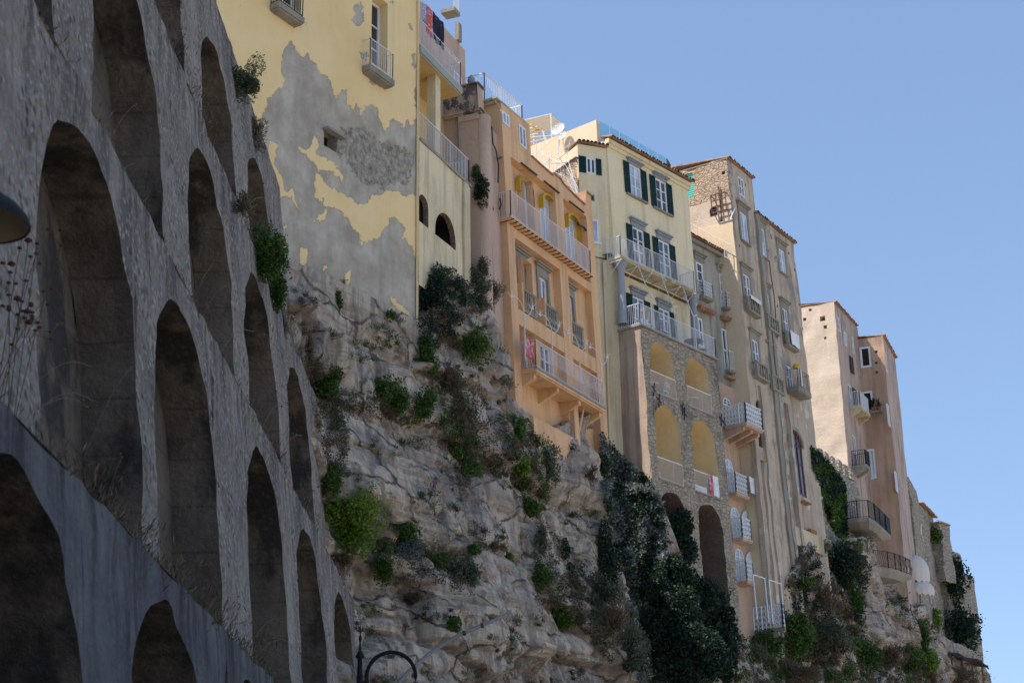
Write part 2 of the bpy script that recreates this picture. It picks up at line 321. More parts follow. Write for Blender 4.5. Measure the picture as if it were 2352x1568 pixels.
# ---------------------------------------------------------------- building parts
RW=random.Random(3)
def win(par,F,r,dep=.22,fm='white',gm='glass',bars=1,mull=1,fw=.085,o=0.,arch=False,name='window'):
    dep=dep if dep>.35 else dep*.42
    u0,u1,z0,z1=r; a=o-dep; mb=MB(); z0+=.01; z1-=.01; u0+=.01; u1-=.01
    fr=(0,); B=lambda *q: mb.box(F,*q,a,a+.07)
    if arch:
        R_=(u1-u0)/2; hh=min(R_,z1-z0-.1); n=12; cu=(u0+u1)/2; cv=[(cu-R_*math.cos(math.pi*k/n),z1-hh+hh*math.sin(math.pi*k/n)) for k in range(n+1)]
        for (p,q),(p2,q2) in zip(cv,cv[1:]):
            ip=(cu+(p-cu)*(1-fw/R_),z1-hh+(q-z1+hh)*(1-fw/hh)); ip2=(cu+(p2-cu)*(1-fw/R_),z1-hh+(q2-z1+hh)*(1-fw/hh))
            mb.hexa([F.P(*ip,a),F.P(*ip2,a),F.P(*ip2,a+.07),F.P(*ip,a+.07)],[F.P(p,q,a),F.P(p2,q2,a),F.P(p2,q2,a+.07),F.P(p,q,a+.07)])
        B(u0,u0+fw,z0,z1-hh); B(u1-fw,u1,z0,z1-hh); zt=z1-.02; B(u0+fw,u1-fw,z1-hh-.03,z1-hh+.03)
    else:
        B(u0,u0+fw,z0,z1); B(u1-fw,u1,z0,z1); B(u0+fw,u1-fw,z1-fw,z1); zt=z1-fw
    B(u0+fw,u1-fw,z0,z0+fw)
    for k in range(mull):
        c=u0+(u1-u0)*(k+1)/(mull+1); mb.box(F,c-.05,c+.05,z0+fw,zt,a,a+.075)
    for k in range(bars):
        c=z0+(z1-z0)*(k+1)/(bars+1); mb.box(F,u0+fw,u1-fw,c-.025,c+.025,a-.002,a+.055)
    w=mb.build(name,MT[fm],par); g=MB()
    g.face([F.P(u0,z0,a+.02),F.P(u1,z0,a+.02),F.P(u1,z1,a+.02),F.P(u0,z1,a+.02)])
    if gm=='glass': gm=RW.choice(['glass','glassdark','bluecurtain','glass'])
    g.build('pane',MT[gm],w); return w
def shutter(par,F,r,o=.03,m='green'):
    u0,u1,z0,z1=r; mb=MB(); B=lambda *q: mb.box(F,*q); t=o+.05
    B(u0,u0+.07,z0,z1,o,t); B(u1-.07,u1,z0,z1,o,t); zm=(z0+z1)/2
    for c in (z0,zm-.05,z1-.1): B(u0+.07,u1-.07,c,c+.1,o,t)
    n=int((z1-z0)/.09)
    for k in range(n):
        c=z0+.1+(z1-z0-.2)*k/n
        mb.hexa([F.P(u0+.07,c,o+.003),F.P(u1-.07,c,o+.003),F.P(u1-.07,c-.03,t-.004),F.P(u0+.07,c-.03,t-.004)],[F.P(u0+.07,c+.075,o+.003),F.P(u1-.07,c+.075,o+.003),F.P(u1-.07,c+.03,t-.004),F.P(u0+.07,c+.03,t-.004)])
    return mb.build('shutter',MT[m],par)
def cornice(par,F,r,o=0.,m='bluegrey',name='lintel'):
    u0,u1,z0,z1=r; mb=MB(); h=z1-z0
    mb.box(F,u0+.08,u1-.08,z0,z0+h*.55,o-.01,o+.06); mb.box(F,u0+.03,u1-.03,z0+h*.55,z0+h*.8,o-.01,o+.14); mb.box(F,u0-.04,u1+.04,z0+h*.8,z1,o-.01,o+.22)
    return mb.build(name,MT[m],par)
def sill(par,F,u0,u1,z,o=0.,m='stone',h=.09,d=.14,name='sill'):
    mb=MB(); mb.box(F,u0-.08,u1+.08,z-h,z,o-.05,o+d); return mb.build(name,MT[m],par)
def railing(path,h,style='bars',sp=.12,r=.011,top=.022):
    """path: world points at slab level"""
    mb=MB(); up=Vector((0,0,h)); belly=style=='belly'
    for a,b in zip(path,path[1:]):
        a=Vector(a); b=Vector(b); L=(b-a).length
        if L<.02: continue
        d=(b-a)/L; n=max(1,int(round(L/sp))); out=Vector((d.y,-d.x,0))
        mb.bar(a+up,b+up,top,n=4); mb.bar(a+Vector((0,0,.07)),b+Vector((0,0,.07)),top*.7)
        for k in range(n+1):
            p=a+d*(L*k/n); big=(k%max(1,int(1.3/sp))==0) or k==n
            if style in('bars','belly'):
                if belly and not big:
                    q=[p+Vector((0,0,.07)),p+out*.13+Vector((0,0,.14)),p+out*.17+Vector((0,0,h*.32)),p+out*.05+Vector((0,0,h*.62)),p+up]
                    for x,y in zip(q,q[1:]): mb.bar(x,y,r,n=3)
                else: mb.bar(p,p+up,r*(1.9 if big else 1),n=4)
            elif style=='lattice':
                mb.bar(p,p+up,r*(2.2 if big else 1))
                if k<n:
                    q=a+d*(L*(k+1)/n); m_=(p+q)/2
                    for j in range(4):
                        z=.07+(h-.07)*j/4; dz=(h-.07)/4
                        mb.bar(p+Vector((0,0,z+dz/2)),m_+Vector((0,0,z+dz)),r,n=3); mb.bar(m_+Vector((0,0,z+dz)),q+Vector((0,0,z+dz/2)),r,n=3)
                        mb.bar(q+Vector((0,0,z+dz/2)),m_+Vector((0,0,z)),r,n=3); mb.bar(m_+Vector((0,0,z)),p+Vector((0,0,z+dz/2)),r,n=3)
        if style=='lattice':
            for j in (1,2,3): mb.bar(a+Vector((0,0,.07+(h-.07)*j/4)),b+Vector((0,0,.07+(h-.07)*j/4)),r)
    return mb
def balcony(par,F,u0,u1,zs,proj,h=1.05,style='bars',rm='rail',sm='stone',th=.16,o=0.,sp=.12,ins=.05,brk=0,label=None,r=.011,taper=0,lend=True,rend=True):
    b=MB(); b.box(F,u0,u1,zs-th,zs,o-.1,o+proj); b.box(F,u0+.04,u1-.04,zs-th-.06,zs-th,o-.1,o+proj-.05)
    bo=b.build('balcony_slab',MT[sm],par)
    if label: bo['label']=label
    pts=[]; 
    if lend: pts.append(F.P(u0+ins,zs,o))
    pts+= [F.P(u0+ins,zs,o+proj-ins),F.P(u1-ins,zs,o+proj-ins)]
    if rend: pts.append(F.P(u1-ins,zs,o))
    railing(pts,h,style,sp,r).build('railing',MT[rm],bo)
    if brk:
        for k in range(brk):
            c=u0+.15+(u1-u0-.3)*(k/(brk-1) if brk>1 else .5); m=MB()
            m.hexa([F.P(c-.09,zs-th-.12,o),F.P(c+.09,zs-th-.12,o),F.P(c+.09,zs-th-.62,o),F.P(c-.09,zs-th-.62,o)][:4] if False else
                   [F.P(c-.09,zs-th-.6,o-.05),F.P(c+.09,zs-th-.6,o-.05),F.P(c+.09,zs-th-.22,o+proj*.85),F.P(c-.09,zs-th-.22,o+proj*.85)],
                   [F.P(c-.09,zs-th-.05,o-.05),F.P(c+.09,zs-th-.05,o-.05),F.P(c+.09,zs-th-.05,o+proj*.85),F.P(c-.09,zs-th-.05,o+proj*.85)])
            m.build('bracket',MT[sm],bo)
    return bo
def balustrade(par,F,u0,u1,zs,proj,h=.85,m='stone',o=0.,n=5):
    b=MB(); b.box(F,u0,u1,zs-.14,zs,o-.05,o+proj); b.box(F,u0,u1,zs+h-.1,zs+h,o+proj-.2,o+proj); b.box(F,u0,u0+.16,zs,zs+h-.1,o+proj-.18,o+proj-.02); b.box(F,u1-.16,u1,zs,zs+h-.1,o+proj-.18,o+proj-.02)
    bo=b.build('stone_balcony',MT[m],par); q=MB()
    for k in range(n):
        c=F.P(u0+.16+(u1-u0-.32)*(k+.5)/n,zs,o+proj-.1); H=h-.1
        q.lathe(c,[(.05,0),(.035,.1*H),(.075,.35*H),(.03,.6*H),(.045,.8*H),(.05,H)],n=7)
    q.build('baluster_row',MT[m],bo,smooth=True); return bo
def tile_roof(par,F,u0,u1,z,dep,over=.3,pitch=.3,o=0.,label=None,sp=.2,name='roof'):
    mb=MB(); L=dep+over; f=lambda u,t,dz: F.P(u,z+pitch*t+dz,o+over-t)
    mb.hexa([f(u0,0,0),f(u1,0,0),f(u1,L,0),f(u0,L,0)],[f(u0,0,.05),f(u1,0,.05),f(u1,L,.05),f(u0,L,.05)])
    n=int((u1-u0)/sp)
    for k in range(n):
        c=u0+(k+.5)*(u1-u0)/n; w=(u1-u0)/n*.46; j=random.uniform(-.05,.04); dz=random.uniform(-.012,.012); t0=-.05+j
        seg=6; a=[];b=[]
        rows=max(1,min(8,int(L/.45)))
        for q in range(rows):
            ta=t0+L*q/rows; tb=t0+L*(q+1)/rows+.04; w1=w*1.0; w2=w*.82
            P=[(c-w1*math.cos(math.pi*i/seg),w1*math.sin(math.pi*i/seg)) for i in range(seg+1)]; Q=[(c-w2*math.cos(math.pi*i/seg),w2*math.sin(math.pi*i/seg)) for i in range(seg+1)]
            for i in range(seg):
                mb.face([f(P[i][0],ta,.05+P[i][1]+dz),f(P[i+1][0],ta,.05+P[i+1][1]+dz),f(Q[i+1][0],tb,.03+Q[i+1][1]+dz),f(Q[i][0],tb,.03+Q[i][1]+dz)])
            mb.face([f(p[0],ta,.05+p[1]+dz) for p in P],1)
    return mb.build(name,[MT['tile'],MT['dark']],par)
def boxpart(par,F,r,o0,o1,m,name,rough=0):
    mb=MB(); mb.box(F,*r,o0,o1); return mb.build(name,MT[m],par)
def pipe(pts,r,m,name,par=None,n=6,**k):
    mb=MB(); mb.tube(pts,r,n=n); return mb.build(name,MT[m],par,**k)
def drape(F,u0,u1,z0,z1,o,amp=.04,nw=3,seed=0,top=None):
    mb=MB(); n=14; 
    for s_ in (0,.012):
        for k in range(n):
            a=u0+(u1-u0)*k/n; b=u0+(u1-u0)*(k+1)/n
            for j in range(4):
                za=z0+(z1-z0)*j/4; zb=z0+(z1-z0)*(j+1)/4
                g=lambda u,z: F.P(u,z+ (0 if z<z1-.01 else -.03*math.sin(3.1*(u-u0)/(u1-u0))),o+s_+amp*math.sin((u-u0)/(u1-u0)*6.28*nw+seed)*(z1-z)/(z1-z0)+amp*.3*math.sin(u*17+z*5))
                mb.face([g(a,za),g(b,za),g(b,zb),g(a,zb)])
    return mb
def holes(F,lst,s=.09,dep=.3):
    out=[]
    for x,y in lst:
        u,z=F.uz(x,y); out.append((u-s,u+s,z-s,z+s,dep))
    return out
# ================================================================ 1. peeling yellow house
def inpoly(x,y,P):
    c=False; n=len(P); j=n-1
    for i in range(n):
        xi,yi=P[i]; xj,yj=P[j]
        if (yi>y)!=(yj>y) and x<(xj-xi)*(y-yi)/(yj-yi)+xi: c=not c
        j=i
    return c
F1=Fac(963,410,52.7,31)
Y1=thing('peeling_house',F1.P(0,20,0),'tall yellow house with large patches of grey render showing through its peeling plaster','house')
d1=F1.R(855,-2,890,170); d1[3]=d1[2]+2.75; sw=F1.R(745,292,776,352); d0=F1.R(645,-120,690,30)
ops=[(*d1,.45),(*sw,.6),(*d0,.45)]
Z3=lambda L:[(470.4+.42*x,.42*y) for x,y in L]; Z5=lambda L:[(639.7+.3*x,564.5+.3*y) for x,y in L]
G1=Z3([(300,690),(345,600),(350,520),(380,480),(420,490),(440,440),(410,390),(430,280),(470,225),(510,290),(540,335),(560,290),(610,370),(680,410),(710,460),(725,570),(745,490),(765,490),(775,570),(810,590),(830,540),(850,640),(890,590),(910,565),(940,600),(970,650),(995,735),(1030,640),(1080,690),(1100,660),(1120,690),(1165,650),(1172,1065),(1100,1075),(1000,1040),(960,1070),(920,1060),(900,1110),(830,1120),(790,1070),(740,1050),(690,1010),(650,1000),(625,940),(600,940),(590,1010),(610,1090),(660,1130),(600,1220),(560,1180),(500,1090),(480,1010),(450,1060),(400,1050),(385,960),(340,860)])
GI=[Z3([(455,755),(500,800),(560,810),(620,830),(700,890),(760,960),(765,1005),(700,950),(620,930),(570,870),(530,820),(460,770)]),Z3([(600,720),(625,760),(600,830),(570,810)]),Z3([(368,755),(410,780),(390,900),(450,1060),(430,1065),(375,990),(345,900),(350,870)]),Z3([(525,1360),(565,1370),(570,1450),(530,1450)]),Z3([(765,1490),(800,1480),(805,1545),(775,1550)]),Z5([(830,350),(880,380),(900,430),(960,440),(1010,520),(1050,560),(1080,600),(1000,580),(920,510),(900,460),(850,420)]),Z5([(170,60),(235,30),(235,150),(170,140)]),Z5([(345,150),(375,155),(370,190),(345,185)]),Z3([(990,840),(1015,845),(1005,865),(990,860)]),Z3([(1118,905),(1138,905),(1135,930),(1118,925)]),Z3([(448,900),(462,905),(458,925),(447,920)]),Z3([(445,1225),(462,1228),(460,1250),(446,1248)])]
G2=Z3([(400,1060),(470,1090),(500,1130),(540,1140),(560,1190),(600,1230),(650,1190),(670,1120),(740,1160),(800,1240),(840,1260),(860,1340),(900,1290),(950,1300),(1000,1240),(1010,1180),(1040,1190),(1090,1240),(1080,1300),(1120,1330),(1150,1430),(1172,1390),(1176,1600),(1176,2000),(300,2000),(300,1060)])
GS=[Z3([(825,20),(860,15),(880,45),(860,70),(860,120),(840,135),(820,100)]),Z3([(863,285),(885,285),(885,320),(865,318)]),Z3([(1135,295),(1155,290),(1162,320),(1155,360),(1135,355)]),Z3([(882,375),(920,385),(1000,440),(1000,468),(960,480),(900,450)]),Z3([(1145,490),(1165,500),(1160,605),(1147,590)]),Z3([(1010,0),(1045,0),(1030,30),(1015,20)]),Z3([(1105,120),(1135,150),(1135,175),(1108,150)]),Z3([(520,340),(525,345),(523,352)])]
RO=Z3([(755,700),(860,690),(960,790),(1100,820),(1150,900),(1120,1000),(1010,1030),(900,1010),(830,960),(760,880),(720,800)])
mb=MB()
zb1=F1.uz(963,800)[1]; ul=F1.uz(425,200)[0]
block(mb,F1,ul,0,zb1,F1.A.z+9,7,ops,mx=.8,rough=0)
# replace its front by a finely divided one carrying the wear masks
mb=MB(); wall(mb,F1,ul,0,zb1,F1.A.z+9,ops,0,.075)
nf=len(mb.v)
wall(mb,SideF(F1,0,0),0,7,zb1,F1.A.z+9,(),0,1.,0); mb.face([F1.P(ul,F1.A.z+9,0),F1.P(0,F1.A.z+9,0),F1.P(0,F1.A.z+9,-7),F1.P(ul,F1.A.z+9,-7)])
wall(mb,SideF(F1,ul,0),0,7,zb1,F1.A.z+9,(),0,1.,0)
pm=[];rm=[];PG=[G1,G2]+GS
bb=lambda P:(min(p[0] for p in P),max(p[0] for p in P),min(p[1] for p in P),max(p[1] for p in P))
BBg=[bb(P) for P in PG]; BBi=[bb(P) for P in GI]; BBr=bb(RO)
def hit(x,y,Ps,Bs): return any(b[0]<x<b[1] and b[2]<y<b[3] and inpoly(x,y,P) for P,b in zip(Ps,Bs))
for i,v in enumerate(mb.v):
    p=Vector(v); x,y=proj(p)
    w=nvec(p*1.1)*7+nvec(p*3.3)*5+nvec(p*8)*4.; x2=x+w.x; y2=y+w.y
    g=0.
    for ax_,ay_ in ((0,0),(3,1.5),(-3,-1.5),(-1.5,3),(1.5,-3)):
        if hit(x2+ax_,y2+ay_,PG,BBg) and not hit(x2+ax_,y2+ay_,GI,BBi): g+=.2
    pm.append(g); w2=w*1.6; rr=1. if hit(x+w2.x,y+w2.y,[RO],[BBr]) else 0.; rm.append(rr)
    if i<nf:
        q=nvec(p*.6)*.03; bump=F1.N*(-.025*pm[-1]-.03*rr*(1+noise.noise(p*4))); mb.v[i]=tuple(p+q+bump)
k=NT('peeling_yellow_plaster'); n1=k.noise(.4,10,.65); yc=k.ramp(n1,[(.35,(.74,.54,.26)),(.6,(.8,.61,.32)),(.75,(.7,.57,.36))])
st=k.noise(1.,8,.6,k.map(2.5,2.5,.12,3)); yc=k.mix(k.ramp(st,[(.55,0),(.8,.3)]),yc,(.4,.33,.22))
gc=k.ramp(k.noise(.9,12,.7,k.map(1,1,1,8)),[(.3,(.29,.25,.2)),(.5,(.4,.355,.29)),(.7,(.54,.49,.42))]); gc=k.mix(k.ramp(st,[(.45,0),(.7,.3)]),gc,(.2,.2,.2))
rc=k.ramp(k.noise(5,10,.8),[(.36,(.07,.06,.05)),(.5,(.3,.27,.22)),(.62,(.5,.46,.4))])
mk=k.attr('peel'); nz=k.noise(5.5,12,.8); e=k.ramp(k.math('ADD',mk,k.math('MULTIPLY',k.math('SUBTRACT',nz,.5),2.2)),[(.44,0),(.56,1)])
spots=k.ramp(k.noise(1.7,10,.6,k.map(1,1,1,21)),[(.70,0),(.705,1)]); e=k.mix(1,e,spots,'LIGHTEN') 
rk=k.ramp(k.math('ADD',k.attr('rough'),k.math('MULTIPLY',k.math('SUBTRACT',nz,.5),.8)),[(.4,0),(.6,.8)])
c=k.mix(e,yc,gc); c=k.mix(rk,c,rc); fine=k.noise(20,6,.7)
h=k.math('ADD',k.math('MULTIPLY',e,-1.2),k.math('ADD',k.math('MULTIPLY',fine,.35),k.math('MULTIPLY',k.math('MULTIPLY',rk,k.noise(9,6,.8)),4)))
MT['peel']=k.out(c,.95,h,.7,.03)
mb.build('wall',MT['peel'],Y1,attr={'peel':pm,'rough':rm})
win(Y1,F1,d1,.42,bars=2,mull=0,fw=.1); win(Y1,F1,sw,.5,'brownp','dark',0,1,fw=.05); win(Y1,F1,d0,.4,bars=2)  # small window pane near-black, painting in the dark interior
mb=MB(); u,z=F1.uz(742,290); mb.hexa([F1.P(u,z-.12,0),F1.P(u+.95,z-.12,0),F1.P(u+.95,z-.12,.22),F1.P(u,z-.12,.22)],[F1.P(u,z-.04,0),F1.P(u+.95,z-.04,0),F1.P(u+.95,z-.04,.22),F1.P(u,z-.04,.22)]); mb.build('lintel',MT['stone'],Y1)
for (xa,ya,xb,yb),lab in (((849,147,905,186),'small weathered concrete balcony slab'),((640,2,698,46),None)):
    u0,z0=F1.uz(xa,ya,.35); u1,_=F1.uz(xb,yb,.35)
    balcony(Y1,F1,u0,u1,z0,.38,1.02,'bars','rail' if lab else 'iron','stone',.2,sp=.11,label=lab)
mb=MB(); mb.bar(F1.P(F1.uz(958,380)[0]-.02,zb1,.04),F1.P(F1.uz(958,380)[0]-.02,F1.A.z+9,.04),.05); mb.build('corner_bead',MT['yellow'],Y1)
# ================================================================ 2. yellow wing with arched terrace
FW=Fac(963,300,52.75,22.4)
TW=thing('arched_terrace_house',FW.P(2,20,0),'stained yellow wing with two dark brick arches under its railed terrace and a loggia above','house')
uR=FW.uz(1080,412)[0]; zT=FW.uz(1080,412)[1]; z3=FW.uz(965,344)[1]; zT=(zT+z3)/2
zbt=FW.uz(1050,720)[1]
a1=FW.R(955,438,984,560); a2=FW.R(1000,472,1047,577); a1[0]=a1[1]-(a2[1]-a2[0]); a1[2]=a2[2]; a1[3]=a2[3]
mb=MB(); wall(mb,FW,-.02,uR,zbt,zT,[(*a1,.2,True),(*a2,.2,True),*holes(FW,[(1005,605),(1030,622)],.08)],mx=.6,mr=1); wobble(mb,0,.03)
wall(mb,SideF(FW,uR,0),0,4,zbt,zT,(),mx=1)
mb.face([FW.P(0,zT,0),FW.P(uR,zT,0),FW.P(uR,zT,-2.2),FW.P(0,zT,-2.2)])
for u,v,w_,h_ in (a1,a2): mb.face([FW.P(v+.02,w_-.3,-.21),FW.P(v+.02,w_-.3,-1.62),FW.P(v+.02,h_+.3,-1.62),FW.P(v+.02,h_+.3,-.21)],2); mb.face([FW.P(u-.3,w_-.02,-.21),FW.P(v+.3,w_-.02,-.21),FW.P(v+.3,w_-.02,-1.6),FW.P(u-.3,w_-.02,-1.6)],2); mb.face([FW.P(u-.3,h_+.02,-.21),FW.P(v+.3,h_+.02,-.21),FW.P(v+.3,h_+.02,-1.6),FW.P(u-.3,h_+.02,-1.6)],2); mb.face([FW.P(u-.3,w_-.3,-1.6),FW.P(v+.3,w_-.3,-1.6),FW.P(v+.3,h_+.3,-1.6),FW.P(u-.3,h_+.3,-1.6)],2)  # near-black faces paint the darkness of the space behind each arch
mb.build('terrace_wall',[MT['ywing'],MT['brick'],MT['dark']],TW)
u9=FW.uz(1062,500)[0]; mb=MB(); wall(mb,FW,u9,u9+.42,zbt,zT-.05,(),.09,.5); wall(mb,SideF(FW,u9,.09),0,.1,zbt,zT-.05,(),0,.5); mb.build('stained_pilaster',MT['creamold'],TW)
mb=MB(); mb.box(FW,0,uR+.06,zT,zT+.1,-.3,.06); b=mb.build('coping',MT['stone'],TW)
railing([FW.P(0.05,zT+.1,-.05),FW.P(uR-.02,zT+.1,-.05),FW.P(uR-.02,zT+.1,-1.5)],1.05,'bars',.13,.013).build('railing',MT['rail'],TW)
# upper storeys set back
ob=-1.35; uU=FW.uz(1068,100,ob)[0]
sl0=FW.uz(965,100,0.1)[1]; uS=FW.uz(1062,190,.1)[0]
wd=FW.R(1046,20,1056,110,ob); wd2=FW.R(1029,40,1040,130,ob)
mb=MB(); zc=sl0-.15
wall(mb,FW,-.6,uU,zc,F1.A.z+9,[(wd[0]-.2,wd[1]+.2,sl0+.02,sl0+2.3,.2)],ob,.8,1); wall(mb,FW,-.6,uU,zT,zc,(),ob,.8,2)
wall(mb,SideF(FW,uU,ob),0,5,zT,F1.A.z+9,(),0,1.,1); wobble(mb,0,.02)
mb.build('wall',[MT['yellow'],MT['pinkw'],MT['ysoff']],TW)
win(TW,FW,[wd[0]-.2,wd[1]+.2,sl0+.02,sl0+2.3],.15,bars=2,o=ob,gm='bluecurtain')
bo=balcony(TW,FW,-.1,uS,sl0,1.45,1.05,'bars','rail','slabgrey',.3,o=ob,sp=.11,lend=False)
mb=MB(); mb.face([FW.P(-.1,sl0-.365,ob),FW.P(uS-.05,sl0-.365,ob),FW.P(uS-.05,sl0-.365,ob+1.38),FW.P(-.1,sl0-.365,ob+1.38)]); mb.build('soffit',MT['ysoff'],TW)
uc=FW.uz(1006,260,-.1)[0]; boxpart(TW,FW,[uc-.2,uc+.2,zT+.1,sl0-.36],-.45,-.1,'ywing','column')
# upper neighbour balcony at the frame top edge
u5,z5=FW.uz(1052,28,ob+.45); u5-=.45; boxpart(TW,FW,[u5,u5+.55,z5-.16,z5],ob-.1,ob+.5,'stone','balcony_slab'); railing([FW.P(u5+.05,z5,ob+.45),FW.P(u5+.5,z5,ob+.45)],1,'bars',.1).build('railing',MT['rail'],TW)
u5,z5=FW.uz(1061,75,ob+.1); u5-=.35; boxpart(TW,FW,[u5,u5+.3,z5-.5,z5+.3],ob-.05,ob+.12,'stone','drain_hopper')
u0,z0=FW.uz(968,12,.0)
for nm,lab,x0,y0,x1,y1,m in (('hanging_cloth','blue and white patterned cloth hung out beside the red one','968',3,977,40,'cl1'),('hanging_cloth','red and orange flowered cloth hung out above the balcony railing','978',10,992,72,'cl2'),('hanging_cloth','dark navy cloth hung out above the white balcony railing','993',27,1018,80,'cl3')):
    r=FW.R(int(x0),y0,x1,y1,.0); zt_=FW.uz(int(x0),y0,0)[1]; o=drape(FW,r[0],r[1],zt_-(1.15 if m!='cl1' else .8),zt_,0.02,.05,2).build(nm,MT[m],None,FW.P(r[0],r[2],0)); tag(o,lab,'laundry','laundry on the high balcony')
pr=MB(); pr.bar(FW.P(-.1,z0+.25,.02),FW.P(2.,z0+.0,.02),.008); tag(pr.build('washing_line',MT['rail'],None,FW.P(0,z0,0)),'thin washing line stretched above the high balcony railing','washing line')
# ================================================================ 3. pink building with blackened parapet
FB=Fac(1104,420,57.2,21,.02)
PB=thing('pink_building',FB.P(0,20,0),'narrow faded pink building with black weathered parapet between the yellow wing and orange house','house')
zp=FB.uz(1108,206)[1]; zc=FB.uz(1104,268)[1]; zbp=FB.uz(1140,990)[1]; uE=FB.uz(1143,500)[0]
mb=MB(); block(mb,FB,0,uE+.6,zbp,zc,5,[*holes(FB,[(1125,395),(1133,480)],.08)],mx=.6); mb.build('wall',MT['pinkw'],PB)
mb=MB(); block(mb,FB,-.06,.5,zc+.16,zp,5,m=0,mside=1,mx=.4,rough=.05); mb.build('parapet',[MT['pinkw'],MT['blackst']],PB)
mb=MB(); mb.box(FB,-.14,.62,zc,zc+.08,-5,.14); mb.box(FB,-.2,.7,zc+.08,zc+.16,-5,.2); mb.box(FB,-.12,.55,zp,zp+.06,-5,.08); mb.build('cornice',MT['blackst'],PB)
S=SideF(FB,0,0)
mb=MB(); mb.box(S,0.02,.75,zbp,zc-.25,0,.09); mb.box(S,-.02,.8,zc-.25,zc-.01,0,.15); mb.build('pilaster',MT['pinkw'],PB)
u,_=FB.uz(1112,500); mb=MB(); mb.lathe(FB.P(u-.02,zbp,-.16),[(.3,0),(.3,zc-zbp-.05)],n=20); mb.build('rounded_corner',MT['pinkw'],PB,smooth=True)
u,_=FB.uz(1132,700); mb=MB(); mb.box(FB,u,u+.12,zbp,zc-1.4,-.02,.07); mb.build('flat_rib',MT['pinkw'],PB)
pipe([S.P(.78,zbp+6,.12),S.P(.78,zc+.3,.12)],.035,'bluegrey','drainpipe',PB)
for pts in ([(1128,290),(1131,330),(1138,345),(1144,380),(1143,420)],[(1143,365),(1160,357),(1168,360)],[(1147,455),(1150,470),(1146,480)]):
    pipe([FB.P(FB.uz(x,y,.1)[0],FB.uz(x,y,.1)[1],.12) for x,y in pts],.03,'iron','cable',PB)
# urn on parapet
c=S.P(.35,zp+.06,-.2); mb=MB(); mb.lathe(c,[(.1,0),(.06,.05),(.16,.25),(.12,.4),(.02,.52)],n=12); tag(mb.build('stone_urn',MT['bluegrey'],None,c,smooth=True),'small dark stone finial standing on the blackened parapet','urn')
# ================================================================ 4. orange house
FO=Fac(1177,480,60,28,.035)
OH=thing('orange_house',FO.P(3,20,0),'orange plastered house with three yellow awnings and a long belly-railed lower balcony','house')
uz=FO.uz; po=.32
uL=uz(1147,500)[0]; uRt=uz(1366,800)[0]; zb=uz(1250,1060)[1]
ztop=uz(1140,217,po)[1]; uTB=uz(1216,290,po)[0]; zm=uz(1168,356,po)[1]
um=(uz(1266,560)[0],uz(1284,560)[0]); p1=(uL,uz(1166,560)[0]); p3=(uRt-.62,uRt)
z_b1=uz(1172,494,.6)[1]; 
D=[(1185,412,1206,509),(1238,450,1258,550),(1296,492,1317,590)]
W1=[(1152,252,1165,291),(1190,283,1205,342)]
W2=[(1184,592,1204,650),(1235,633,1254,692),(1295,674,1315,735)]
W3=[(1187,748,1203,830),(1240,781,1262,850),(1293,828,1312,890)]
pb=uz(1177,834)[1]+.2
ops=[]; wins=[]
for t in D:
    r=FO.R(*t); r[2]=z_b1; r[3]=z_b1+2.55; r[1]=max(r[1],r[0]+.85); ops.append((*r,.3)); wins.append((r,'d'))
for t in W1:
    r=FO.R(*t,po); r[1]=max(r[1],r[0]+.6); ops.append((*r,.2)); wins.append((r,'w'))
zw2=[FO.R(*t) for t in W2]; a=sum(r[2] for r in zw2)/3; b=sum(r[3] for r in zw2)/3
for r in zw2: r[2]=b-2.1; r[3]=b; r[1]=r[0]+.72; ops.append((*r,.28)); wins.append((r,'s'))
zw3=[FO.R(*t) for t in W3]; z3t=sum(r[3] for r in zw3)/3; z_b2=uz(1207,836,.75)[1]
for r in zw3: r[2]=z_b2; r[3]=z3t; r[1]=r[0]+.85; ops.append((*r,.3)); wins.append((r,'x'))
def otop(u):
    if u<uTB: return ztop
    u2=um[1]+.05; zA=uz(1218,358)[1]; zB=uz(1275,395)[1]; zC=uz(1345,470)[1]
    return 0
zA=uz(1217,356,po)[1]; zsw=uz(1268,401,po)[1]; zend=uz(1356,448,po)[1]; zlo2=uz(1338,466,po)[1]
def swoop(u):
    # concave parapet dipping between the piers
    if u<um[0]: t=(u-uTB)/(um[0]-uTB); return zA-(zA-zsw)*(1-(1-t)**2)
    if u<um[1]: return zsw+.12
    t=(u-um[1])/(p3[0]-um[1])
    return zsw-(zsw-zlo2)*math.sin(min(1,t)*math.pi/2) if t<1 else zend
mb=MB(); wall(mb,FO,uL+.05,uRt-.02,zb,zm,ops,0,.7,0,1)
wall(mb,FO,uL,uTB,zm,ztop-.2,ops,po,.7,0,1); top2=lambda u: swoop(u); wall(mb,FO,uTB,uRt,zm,zm+1,(),po,.25,0,top=top2)
mb.face([FO.P(uL,zm,0),FO.P(uRt,zm,0),FO.P(uRt,zm,po),FO.P(uL,zm,po)])
for u_,z_,o_ in ((uL,ztop-.2,po),(uRt,zend,po)): wall(mb,SideF(FO,u_,o_),0,6,zb,z_,(),0,.8,0)
wall(mb,SideF(FO,uTB,po),0,6,zm,ztop-.2,(),0,.8,0); mb.face([FO.P(uL,ztop-.2,po),FO.P(uTB,ztop-.2,po),FO.P(uTB,ztop-.2,-6),FO.P(uL,ztop-.2,-6)])
wobble(mb,0,.015)
N=30
